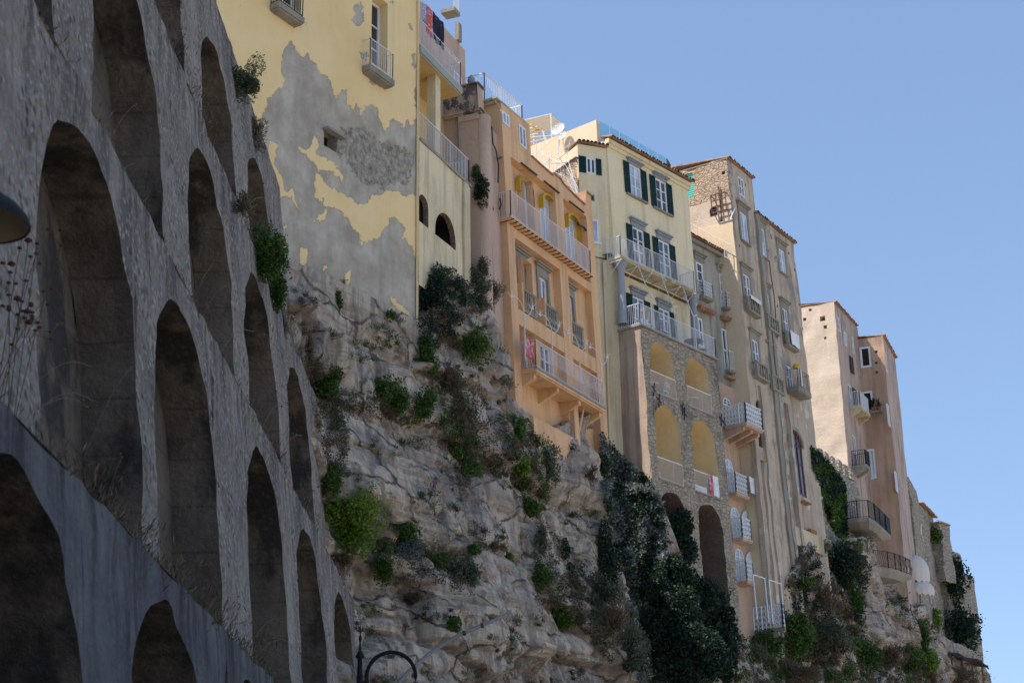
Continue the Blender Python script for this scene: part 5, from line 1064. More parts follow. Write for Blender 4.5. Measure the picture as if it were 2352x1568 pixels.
# ================================================================ arcaded retaining walls
def concrete(name,c1,c2,dk,peb=1.,joints=0):
    k=NT(name); sp=k.n('ShaderNodeSeparateXYZ'); k.l(k.co,sp.inputs[0]); zt=k.ramp(k.math('MULTIPLY',k.math('ADD',sp.outputs[2],3.2),.3125),[(.0,0.15),(.55,.45),(1,1)])
    n=k.noise(1.2,10,.7); c=k.ramp(n,[(.35,c1),(.65,c2)]); st=k.noise(1,8,.65,k.map(3,3,.16,2)); f=k.math('MULTIPLY',k.ramp(st,[(.42,0),(.62,1)]),zt); c=k.mix(f,c,dk)
    big=k.noise(.45,8,.6,k.map(1,1,1,7)); c=k.mix(k.ramp(big,[(.5,0),(.7,.55)]),c,dk)
    if joints:
        wv=k.n('ShaderNodeTexWave',wave_type='BANDS',bands_direction='Z'); wv.inputs['Scale'].default_value=.42; wv.inputs['Distortion'].default_value=.6; wv.inputs['Detail'].default_value=3; wv.inputs['Detail Scale'].default_value=.4; k.l(k.co,wv.inputs['Vector']); c=k.mix(k.ramp(wv.outputs['Fac'],[(.0,.4),(.01,0)]),c,dk)
        b2=k.noise(.55,8,.6,k.map(1,1,.6,33)); c=k.mix(k.ramp(b2,[(.5,0),(.56,.85)]),c,dk); b3=k.noise(.8,8,.7,k.map(1,1,.3,53)); c=k.mix(k.ramp(b3,[(.6,0),(.68,.4)]),c,(.3,.27,.23))
    p=k.noise(10,5,.8); pv=k.n('ShaderNodeTexVoronoi'); pv.inputs['Scale'].default_value=9; k.l(k.co,pv.inputs['Vector']); g=k.ramp(pv.outputs['Distance'],[(.15,1),(.6,0)])
    ra=k.ramp(k.noise(.6,6,.6,k.map(1,1,.5,13)),[(.3,0.15),(.5,1)]); g2=k.math('MULTIPLY',k.math('MULTIPLY',g,ra),peb)
    gc=k.n('ShaderNodeSeparateColor'); k.l(pv.outputs['Color'],gc.inputs[0]); c=k.mix(k.math('MULTIPLY',g2,1.),c,k.ramp(gc.outputs[0],[(0,(.11,.075,.05)),(.45,(.34,.29,.24)),(1,(.62,.58,.54))]))
    c=k.mix(k.ramp(p,[(.3,.3),(.55,0)]),c,dk)
    return k.out(c,.95,k.math('ADD',k.math('MULTIPLY',g2,1.6),k.math('MULTIPLY',p,1.4)),1.,.07)
MT['conc']=concrete('pebbledash_concrete',(.31,.275,.24),(.48,.43,.385),(.085,.083,.09))
MT['conc0']=concrete('smooth_blue_grey_cement',(.13,.135,.145),(.23,.23,.235),(.05,.05,.06),.1)
MT['recess']=concrete('dark_brown_concrete',(.15,.12,.095),(.24,.2,.16),(.035,.032,.032),.08,1)  # browner and darker than the arcade face, with joints and stains
W4=[4.2,5.27,6.34,7.41]; ZT=[5.8,11.35,17.1,23.3]; ZP=[5.42,10.8,16.3,21.7]
NE=[[None,(295,1500)],[(85,500),(350,800),(562,1100),(680,1300),(768,1450)],[(213,150),(430,450),(560,700),(658,900)],[(460,150),(566,400)]]
YEND=[(590,1560),(822,1400),(756,1200),(648,520)]
LAB=['lowest arcaded retaining wall of blue-grey concrete, its dark arches cut by the frame bottom','second arcaded retaining wall with five tall arches receding from the lamp shade','third arcaded retaining wall with narrow tall arches and weeds along its edge','topmost arcaded retaining wall reaching the peeling yellow house']
LEDGE=[]
for k_ in range(4):
    F=Fac(0,0,0,0,.09,A=(-W4[k_],0,ZT[k_])); t=thing('arcaded_retaining_wall',(-W4[k_],20,ZT[k_]),LAB[k_],'retaining wall','arcaded retaining walls in tiers')
    us=[F.uz(*q)[0] for q in NE[k_] if q]; S_=np.mean(np.diff(us)) if len(us)>1 else 5.7
    S_=5.7 if k_ in(0,) else S_
    while us[0]>7: us.insert(0,us[0]-S_)
    ye=F.uz(*YEND[k_])[0]; 
    if k_==0: us.append(us[-1]+S_); ye=us[-1]+S_
    zb=(ZT[k_-1]-.4) if k_ else -.5; z0=(ZT[k_-1]-.1) if k_ else 0.02
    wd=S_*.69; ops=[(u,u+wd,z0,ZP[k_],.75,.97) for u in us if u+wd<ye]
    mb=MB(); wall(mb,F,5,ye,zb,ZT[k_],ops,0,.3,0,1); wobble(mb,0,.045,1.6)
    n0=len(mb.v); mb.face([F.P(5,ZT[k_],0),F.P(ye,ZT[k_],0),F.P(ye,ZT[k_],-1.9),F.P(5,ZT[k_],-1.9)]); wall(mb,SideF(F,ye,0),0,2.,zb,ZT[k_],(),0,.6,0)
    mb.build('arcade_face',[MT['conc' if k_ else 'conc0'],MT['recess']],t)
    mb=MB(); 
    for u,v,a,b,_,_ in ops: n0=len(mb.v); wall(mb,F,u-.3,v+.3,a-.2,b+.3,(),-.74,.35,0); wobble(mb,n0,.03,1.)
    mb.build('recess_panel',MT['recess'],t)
    LEDGE.append((F,ye,us))
# ================================================================ cliff
Yc=[]
def cn(F,x,y,o=0,dz=0): u,z=F.uz(x,y,o); P=F.P(u,z,o); Yc.append((P.x,P.y,P.z+dz))
Yc+= [(-13,30,15),(-10.2,41,18)]
cn(F1,640,602); cn(F1,760,650); cn(F1,860,700); cn(F1,962,745)
P=FW.P(2.4,0,0); Yc.append((P.x,P.y,FW.uz(1060,660)[1])); cn(FB,1110,700); cn(FB,1142,900)
cn(FO,1172,935); cn(FO,1250,1018,0,.5); cn(FO,1366,1000,.2,1.1)
P=FO.P(FO.uz(1366,1000)[0]+1.5,0,-2.5); Yc.append((P.x,P.y,FO.uz(1380,1010)[1]))
P=FS.P(-.5,0,-5); Yc.append((P.x,P.y,FS.uz(1420,1040)[1])); 
P=FS.P(-.1,0,-.3); Yc.append((P.x,P.y,FS.uz(1475,1120)[1])); cn(FS,1560,1290,0,-.6); cn(FS,1690,1400,0,-1.2); cn(FH,1722,1432,0,-1.6); cn(FT,1795,1285,-.1,-1.); cn(FT,1850,1245,-.1); cn(FJ,1885,1240,.3)
Yc.append((*FJ.P(6,0,1.)[:2],FJ.uz(1930,1225)[1])); Yc+= [(*FK.P(0,0,.3)[:2],FK.uz(1950,1290)[1]),(*FK.P(4,0,0)[:2],FK.uz(1975,1310)[1]),(*FLL.P(1,0,.4)[:2],FLL.uz(2045,1345)[1]),(*FLL.P(5,0,.4)[:2],FLL.uz(2085,1360)[1])]
for x,y,Y in ((2110,1425,131),(2160,1460,134),(2185,1480,137),(2232,1492,139)): p=at(x,y,Y); Yc.append(tuple(p))
Yc+= [(40,151,Yc[-1][2]-1),(37,175,Yc[-1][2])]
Yc=np.array(Yc); seg=np.linalg.norm(np.diff(Yc[:,:2],axis=0),axis=1); cum=np.concatenate([[0],np.cumsum(seg)])
S=[0.]
while S[-1]<cum[-1]:
    y=np.interp(S[-1],cum,Yc[:,1]); S.append(S[-1]+.10*max(.9,y/62))
S=np.array(S); PX=np.interp(S,cum,Yc[:,0]); PY=np.interp(S,cum,Yc[:,1]); PZ=np.interp(S,cum,Yc[:,2])
def smooth(a,k=25):
    p=np.pad(a,(k,k),'edge'); return np.convolve(p,np.ones(2*k+1)/(2*k+1),'valid')
SX,SY=smooth(PX,14),smooth(PY,14); TX,TY=np.gradient(smooth(PX,30)),np.gradient(smooth(PY,30)); L=np.hypot(TX,TY); NX,NY=TY/L,-TX/L
nr=190; tt=np.linspace(0,1,nr)
ns=len(S)
Sg=np.repeat(S[:,None],nr,1); Zg=PZ[:,None]*(1-tt[None,:]) ; Dg=PZ[:,None]-Zg
X0=SX[:,None]+NX[:,None]*(.3+.14*Dg); Y0=SY[:,None]+NY[:,None]*(.3+.14*Dg)
def projn(x,y,z):
    P=np.stack([x,y,z-1.6],-1); a=P@np.array(_rx); b=P@np.array(_fy); c=P@np.array(_up); return PW/2-FP*a/c,PH/2+FP*b/c
px_,py_=projn(X0,Y0,Zg)
off=.3+.14*Dg
# silhouette-making bulges, gullies and ledges: px,py,half width m,half height m,amplitude
BL=[(1310,1080,2.6,2.2,1.5),(1395,1130,1.2,1.,.7),(1350,1260,2.4,1.2,-1.1),(1170,1245,3.2,.55,1.1),(1220,1230,1.4,.9,.6),(1000,1010,1.8,1.6,.7),(1085,760,1.6,1.8,1.3),(1055,960,.9,3.4,-1.2),(800,780,3,1.6,.5),(860,905,3.2,.8,-.8),(900,1080,3,1.6,.7),(960,1262,3.6,.7,-1.1),(820,1190,1.4,1.6,-.9),(1100,1480,3.4,2.,.8),(1000,1560,4,.5,-.6),(1230,1480,2,2.4,.8),(1260,1340,.7,2.4,-1.),(2020,1420,2.5,3,1.2),(1840,1420,2.5,3.,.8),(1770,1560,3,1.5,.5),(2120,1500,3,2.4,1.2),(930,850,2.,1.,.4),(1130,1100,.9,2.,.8),(1200,1060,.6,3.,-.8),(1130,1400,.35,4,-.7)]
print('NODES',Yc.round(1).tolist())
for bx,by,rw,rh,am in BL:
    d2=(px_-bx)**2+(py_-by)**2; i,j=np.unravel_index(np.argmin(d2),d2.shape); off=off+am*np.exp(-((Sg-S[i])/rw)**2-((Zg-Zg[i,j])/rh)**2)
TN=np.zeros_like(off)
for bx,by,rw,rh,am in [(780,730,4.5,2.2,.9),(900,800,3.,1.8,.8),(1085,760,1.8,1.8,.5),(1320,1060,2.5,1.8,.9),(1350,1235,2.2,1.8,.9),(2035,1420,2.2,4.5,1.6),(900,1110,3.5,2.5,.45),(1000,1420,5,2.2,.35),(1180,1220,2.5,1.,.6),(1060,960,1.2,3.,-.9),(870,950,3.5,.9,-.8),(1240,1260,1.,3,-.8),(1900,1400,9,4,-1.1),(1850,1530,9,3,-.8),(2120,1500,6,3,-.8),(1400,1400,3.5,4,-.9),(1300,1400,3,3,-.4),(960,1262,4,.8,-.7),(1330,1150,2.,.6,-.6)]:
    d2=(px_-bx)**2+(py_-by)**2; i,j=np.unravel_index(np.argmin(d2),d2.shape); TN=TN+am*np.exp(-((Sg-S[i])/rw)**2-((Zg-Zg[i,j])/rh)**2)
V=np.zeros((ns,nr+6,3)); fr=np.zeros((ns,nr))
lo=np.zeros((ns,nr))
for i in range(ns):
    s_=S[i]
    for j in range(nr):
        z=Zg[i,j]; p=Vector((s_*.9,z,0))
        n1=noise.fractal(p*.2,1.0,2.2,3); w_=noise.noise(Vector((s_*.12,z*.2,5))); wq=nvec(Vector((s_*.45,z*.45,7)))
        st=z*.23+s_*.03+w_*.7; f=st-math.floor(st); ls=.5+.5*noise.noise(Vector((s_*.1,math.floor(st)*3.3,4))); led=(f**2. if f<.9 else (1-f)/.1*.81)*(.35+ls)
        d,q=noise.voronoi(Vector((s_*.19+wq.x*.12,z*.36+wq.y*.1,0)),distance_metric='CHEBYCHEV'); e=d[1]-d[0]; h1=noise.noise(q[0]*3.7+Vector((9,1,2)))*min(1,e/.035); cr=-.3*math.exp(-(e/.05)**2)
        d,q=noise.voronoi(Vector((s_*.62+wq.x*.25,z*1.15+wq.y*.25,4)),distance_metric='CHEBYCHEV'); e=d[1]-d[0]; h2=noise.noise(q[0]*3.7+Vector((3,5,2)))*min(1,e/.06); cr2=-.09*math.exp(-(e/.07)**2)
        n4=noise.fractal(Vector((s_*1.6,z*1.3,9)),.9,2.1,5); v_=noise.noise(Vector((s_*.8,z*.12,3)))
        n5=noise.ridged_multi_fractal(Vector((s_*.5+wq.x*.5,z*.28,6)),.8,2.2,4,1.,2.); o=off[i,j]+n1*.4-led*.85+.2+h1*.75+cr*.6+h2*.34+cr2*.8+n4*.12+v_*.3-(n5-1.1)*.05
        lo[i,j]=o
        top=min(1,Dg[i,j]/1.6); o=o*top+(.35+.12*Dg[i,j])*(1-top)
        lo[i,j]=o
        V[i,j]=(SX[i]+NX[i]*o,SY[i]+NY[i]*o,z+noise.noise(Vector((s_*1.5,z*1.5,4)))*.12)
for q in range(6):
    V[:,nr+q]=0
# order: bottom row is tt=1; plateau rows go back from the top
back=[.0,-.6,-1.4,-3,-7,-14]
G=np.zeros((ns,nr+6,3)); G[:,6:]=V[:,:nr]
for q in range(6): b_=back[5-q]; G[:,q,0]=SX+NX*b_; G[:,q,1]=SY+NY*b_; G[:,q,2]=PZ+(.05 if b_>-1 else .15)
cm=bpy.data.meshes.new('cliff'); nn=nr+6; idx=np.arange(ns*nn).reshape(ns,nn); fq=np.stack([idx[:-1,:-1],idx[:-1,1:],idx[1:,1:],idx[1:,:-1]],-1).reshape(-1,4)
def npmesh(me,verts,faces,k=4):
    me.vertices.add(len(verts)); me.vertices.foreach_set('co',np.asarray(verts,dtype=np.float32).ravel())
    me.loops.add(faces.size); me.loops.foreach_set('vertex_index',faces.astype(np.int32).ravel()); me.polygons.add(len(faces)); me.polygons.foreach_set('loop_start',np.arange(0,faces.size,k,dtype=np.int32)); me.polygons.foreach_set('loop_total',np.full(len(faces),k,dtype=np.int32)); me.update(calc_edges=True)
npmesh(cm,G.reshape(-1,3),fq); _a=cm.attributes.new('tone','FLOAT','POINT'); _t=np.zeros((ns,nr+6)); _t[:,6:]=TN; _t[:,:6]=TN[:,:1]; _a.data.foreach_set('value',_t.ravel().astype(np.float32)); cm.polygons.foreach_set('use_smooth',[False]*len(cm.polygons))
k=NT('tufa_cliff_rock')
c=k.ramp(k.noise(.3,12,.7,k.map(1,1,1.3,3)),[(.3,(.31,.27,.23)),(.42,(.5,.43,.35)),(.55,(.64,.55,.44)),(.68,(.74,.66,.55))])
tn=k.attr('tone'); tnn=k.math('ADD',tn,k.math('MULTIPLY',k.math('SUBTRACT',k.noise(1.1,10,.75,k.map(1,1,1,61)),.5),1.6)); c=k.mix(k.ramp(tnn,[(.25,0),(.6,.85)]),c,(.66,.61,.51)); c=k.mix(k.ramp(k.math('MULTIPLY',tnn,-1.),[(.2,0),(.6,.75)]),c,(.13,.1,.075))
wn=k.n('ShaderNodeTexNoise'); wn.inputs['Scale'].default_value=1.2; wn.inputs['Detail'].default_value=6; k.l(k.co,wn.inputs['Vector']); sv_=k.n('ShaderNodeVectorMath',operation='SCALE'); sv_.inputs['Scale'].default_value=.35; k.l(wn.outputs['Color'],sv_.inputs[0]); av=k.n('ShaderNodeVectorMath',operation='ADD'); k.l(k.map(.3,.3,.62,3),av.inputs[0]); k.l(sv_.outputs[0],av.inputs[1])
ck=k.n('ShaderNodeTexVoronoi',feature='DISTANCE_TO_EDGE'); ck.inputs['Scale'].default_value=1.; k.l(av.outputs[0],ck.inputs['Vector']); ckm=k.math('MULTIPLY',k.ramp(ck.outputs['Distance'],[(.0,1),(.03,0)]),k.ramp(k.noise(.7,4,.6,k.map(1,1,1,77)),[(.42,0),(.55,.85)])); c=k.mix(ckm,c,(.05,.045,.04))
pk=k.noise(.13,6,.6,k.map(1,1,1,31)); c=k.mix(k.ramp(pk,[(.5,0),(.62,.6)]),c,(.42,.34,.31))
oc=k.noise(.9,10,.72,k.map(1,1,2.4,17)); c=k.mix(k.ramp(oc,[(.55,0),(.66,.65)]),c,(.4,.28,.16))
bl=k.noise(.6,12,.74,k.map(1.4,1.4,.6,23)); c=k.mix(k.ramp(bl,[(.5,0),(.58,.6)]),c,(.2,.2,.215))
stv=k.noise(1,8,.6,k.map(2.2,2.2,.14,5)); c=k.mix(k.ramp(stv,[(.5,0),(.62,.62)]),c,(.15,.14,.135)); st2=k.noise(1,8,.6,k.map(3.5,3.5,.2,65)); c=k.mix(k.ramp(st2,[(.56,0),(.64,.45)]),c,(.3,.2,.13))
ba=k.noise(1,8,.65,k.map(.16,.16,2.6,9)); c=k.mix(k.ramp(ba,[(.52,0),(.57,.5)]),c,(.28,.2,.14)); bd=k.noise(1,6,.6,k.map(.12,.12,5.5,19)); c=k.mix(k.ramp(bd,[(.58,0),(.62,.3)]),c,(.14,.115,.095))
sc_=k.noise(.5,10,.75,k.map(1,1,1,44)); sc2=k.noise(6,6,.75,k.map(1,1,1,45)); c=k.mix(k.math('MULTIPLY',k.ramp(sc_,[(.52,0),(.6,.8)]),k.ramp(sc2,[(.45,0),(.55,1)])),c,(.09,.065,.045))
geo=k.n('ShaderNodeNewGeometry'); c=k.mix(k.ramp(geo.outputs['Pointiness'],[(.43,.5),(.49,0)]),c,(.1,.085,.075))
pit=k.n('ShaderNodeTexVoronoi'); pit.inputs['Scale'].default_value=1.3; k.l(k.map(1,1,1.4,2),pit.inputs['Vector']); pmk=k.ramp(k.noise(.4,4,.6,k.map(1,1,1,70)),[(.5,0),(.55,1)]); pr_=k.math('MULTIPLY',k.ramp(pit.outputs['Distance'],[(.06,.9),(.12,0)]),pmk); c=k.mix(pr_,c,(.03,.026,.022))
h=k.math('ADD',k.math('ADD',k.noise(1.8,14,.74),k.math('MULTIPLY',k.noise(9,8,.75),.3)),k.math('MULTIPLY',pr_,-.4)); h=k.math('ADD',h,k.math('MULTIPLY',ba,.5)); h=k.math('ADD',h,k.math('MULTIPLY',stv,.5)); h=k.math('ADD',h,k.math('MULTIPLY',ckm,-1.)); h=k.math('ADD',h,k.math('MULTIPLY',bd,.6))
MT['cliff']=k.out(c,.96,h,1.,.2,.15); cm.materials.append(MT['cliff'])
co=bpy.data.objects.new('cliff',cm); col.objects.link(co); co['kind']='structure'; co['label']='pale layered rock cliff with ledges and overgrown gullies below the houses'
# ================================================================ ground and high plateau
k=NT('asphalt_road'); MT['road']=k.out(k.ramp(k.noise(6,8,.7),[(.3,(.03,.03,.03)),(.7,(.055,.053,.05))]),.9)
k=NT('pale_bounce_sand'); MT['earth']=k.out(k.ramp(k.noise(.3,8,.7),[(.3,(.35,.31,.25)),(.7,(.45,.41,.34))]),.95)  # unseen ground, coloured pale to bounce warm sunlight onto the facades
def sheet(name,pts,z,m):
    me=bpy.data.meshes.new(name); me.from_pydata([(x,y,z) for x,y in pts],[],[tuple(range(len(pts)))]); me.materials.append(MT[m]); o=bpy.data.objects.new(name,me); col.objects.link(o); o['kind']='structure'; return o
sheet('ground',[(-3000,-3000),(3000,-3000),(3000,3000),(-3000,3000)],-.05,'earth'); sheet('road',[(-3.6,-60),(4,-60),(6,60),(30,110),(22,112),(-2,64)],-.02,'road')
# ================================================================ lamps and pipe
def lamp(base,ztop,dirv,label,R_=.45,long=False):
    t=thing('street_lamp',base,label,'street lamp','arched iron street lamps'); b=Vector(base); dv=Vector(dirv).normalized(); mb=MB()
    H=ztop-b.z; mb.lathe(b,[(.13,0),(.13,.3),(.09,.45),(.07,1.6),(.055,H-1.1),(.055,H-.95)],n=12); mb.build('post',MT['lampm'],t,smooth=True)
    mb=MB(); q=b+Vector((0,0,H-.95)); mb.lathe(q,[(.045,0),(.06,.02),(.045,.05),(.042,.33),(.075,.36),(.075,.39),(.05,.43),(.022,.48),(.016,.62),(.03,.67),(.028,.7),(.012,.74),(.006,.92),(0,.95)],n=12); mb.build('finial',MT['lampm'],t,smooth=True)
    # hoop arm
    s0=q+dv*.12; cc=s0+dv*(R_)+Vector((0,0,.02)); cz=.0; mb=MB(); mb.bar(q+Vector((0,0,-.08)),s0+Vector((0,0,-.08)),.03,n=6); mb.lathe(s0-Vector((0,0,.12)),[(0,0),(.035,.01),(.045,.04),(.035,.09),(.03,.14)],n=10)
    pts=[cc+dv*(-R_*math.cos(a))+Vector((0,0,R_*math.sin(a))) for a in np.linspace(0,math.pi,22)]; pts=[s0-Vector((0,0,.1))]+pts+[pts[-1]-Vector((0,0,.1))]; mb.ring(pts,.034,n=8); mb.build('hoop_arm',MT['lampm'],t,smooth=True)
    e=pts[-1]; mb=MB(); mb.lathe(e-Vector((0,0,.32)),[(.27,0),(.275,.012),(.26,.05),(.2,.12),(.1,.19),(.06,.22),(.05,.32),(0,.33)],n=28); sh=mb.build('lamp_shade',MT['lampm'],t,smooth=True)
    mb=MB(); mb.lathe(e-Vector((0,0,.31)),[(.262,0),(.25,.03),(.19,.1),(.1,.16),(0,.19)],n=28); mb.build('reflector',MT['shin'],sh,smooth=True); mb=MB(); mb.lathe(e-Vector((0,0,.27)),[(0,0),(.045,.015),(.06,.06),(.04,.12),(.03,.17)],n=14); mb.build('bulb',MT['bulb'],sh,smooth=True)
    return e
MT['shin']=paint('dull_reflector',(.3,.24,.17),.5,.4,.4,0); MT['bulb']=paint('pale_bulb_glass',(.7,.62,.45),.2,.1)
p=at(828,1430,29); lamp((p.x,p.y,0),p.z,(1,.05,0),'dark iron street lamp with a hoop arm and spiked finial before the cliff foot',.42)
c=at(-45,505,8.3); lamp((c.x-.12-.9,c.y-.1,0),c.z+.32+.05+.95+.0,(1,.1,0),'near street lamp cut by the left frame edge, its round shade seen from below',.45)
# ================================================================ vegetation
bpy.context.view_layer.update(); DG=bpy.context.evaluated_depsgraph_get()
def cast(x,y):
    r=ray(x,y); ok,loc,nor,i_,ob,mt=sc.ray_cast(DG,CAM,r); return (loc,nor,(loc-CAM).length,ob) if ok else None
from mathutils.bvhtree import BVHTree
CB=BVHTree.FromPolygons([Vector(v) for v in G.reshape(-1,3)],fq.tolist())
def ccast(x,y):
    l,n,i,d=CB.ray_cast(CAM,ray(x,y))
    if l is not None: return (l,n,d)
    return cast(x,y)
def ccs(x,y):
    l,n,i,d=CB.ray_cast(CAM,ray(x,y)); return (l,n,d) if l is not None else None
def visible(h,x,y):
    q=cast(x,y); return q is not None and abs(q[2]-h[2])<.4
def leafmesh(C,size,elong,lv,dirs=None,droop=0.):
    n=len(C); a=rng.normal(size=(n,3)) if dirs is None else dirs+rng.normal(size=(n,3))*.35
    a[:,2]-=droop; a/=np.linalg.norm(a,axis=1)[:,None]; r=rng.normal(size=(n,3)); b=np.cross(a,r); b/=np.linalg.norm(b,axis=1)[:,None]+1e-9; nrm=np.cross(a,b)
    s=(size*rng.uniform(.6,1.35,n))[:,None]
    v=np.stack([C-a*s*elong*.5,C+b*s*.5+nrm*s*.12,C+a*s*elong*.5,C-b*s*.5+nrm*s*.12],1).reshape(-1,3); return v,np.arange(4*n).reshape(n,4),np.repeat(lv,4)
def vegobj(name,V_,F_,LV,mi,mats,label,cat,group=None,kind=None,parent=None,loc=None):
    me=bpy.data.meshes.new(name); org=np.array(loc if loc is not None else V_[np.argmin(V_[:,2])]); npmesh(me,V_-org,F_)
    for m in mats: me.materials.append(MT[m])
    me.polygons.foreach_set('material_index',mi.astype(np.int32)); A=me.attributes.new('lv','FLOAT','POINT'); A.data.foreach_set('value',LV.astype(np.float32))
    o=bpy.data.objects.new(name,me); col.objects.link(o)
    if parent: o.parent=parent
    else: o.location=org
    return tag(o,label,cat,group,kind)
KM={'g':'lf','y':'lfy','d':'lfd','gg':'lfg','s':'lfs','b':'lfb'}
def blobleaves(c,R3,n,size,elong,lump=9,droop=0.,fill=.35):
    """leaves on the skins of several lumps inside an ellipsoid"""
    d=rng.normal(size=(lump,3)); d/=np.linalg.norm(d,axis=1)[:,None]; ctr=d*rng.uniform(.25,.72,(lump,1)); rr=rng.uniform(.28,.55,lump)
    k=rng.integers(0,lump,n); u=rng.normal(size=(n,3)); u/=np.linalg.norm(u,axis=1)[:,None]; r=rr[k]*np.where(rng.random(n)<fill,rng.random(n)**.5,rng.uniform(.85,1.12,n)); P=ctr[k]+u*r[:,None]
    far=rng.random(n)<.06; P[far]*=1.18
    lv=np.clip(.25+.5*rng.random(lump)[k]*.8+.25*rng.random(n),0,1); return c+P*R3,lv
def bush(x,y,rx,ry,kind,label,name='bush',cat='bush',dens=1.,sq=.8,grp='bushes on the cliff',onwall=False):
    h=cast(x,y) if onwall else ccast(x,y)
    if onwall>1: P_=at(x,y,onwall); h=(P_,None,(P_-CAM).length)
    if h is None: print('miss',x,y); return
    loc,nor,dist=h[0],h[1],h[2]; k=dist/FP; rx*=1.28; ry*=1.22; r3=np.array([rx*k,rx*k*sq,ry*k]); tc=(CAM-loc).normalized(); c=np.array(loc+tc*float(rx*k*sq*.45))
    n=int(np.clip(rx*ry*3.14/2.9*dens,150,12000)); size=max(.025,3.7*k); 
    if kind=='b':
        nl=int(n*.6); P,lv=blobleaves(c,r3,nl,size,1,7,fill=.7); dirs=(P-c)/r3+np.array([0,0,.5]); v,f,l=leafmesh(P,size*.42,7.,lv,dirs)
    elif kind in('gg','s'): P,lv=blobleaves(c,r3,n,size,1,12); v,f,l=leafmesh(P,size*.8,2.2,lv)
    else: P,lv=blobleaves(c,r3,n,size,1,12); v,f,l=leafmesh(P,size*1.15,1.5,lv)
    mi=np.zeros(len(f)); base=np.array(loc)-np.array(tc)*.05
    # stems
    m=min(60,8+n//60); sel=P[rng.integers(0,len(P),m)]; sv=[];sf=[]
    wd=max(.006,k*.8)
    a=base+rng.normal(size=(m,3))*.12*r3; d=sel-a; w=np.cross(d,np.array(tc)); w/=np.linalg.norm(w,axis=1)[:,None]+1e-9
    sv=np.stack([a-w*wd,a+w*wd,sel+w*wd*.4,sel-w*wd*.4],1).reshape(-1,3); sf=np.arange(4*m).reshape(m,4)+len(v)
    v=np.vstack([v,sv]); f=np.vstack([f,sf]); l=np.concatenate([l,np.full(4*m,.3)]); mi=np.concatenate([mi,np.ones(m)])
    o=vegobj(name,v,f,l,mi,[KM[kind],'twig'],label,cat,grp); o.location=o.location; return o
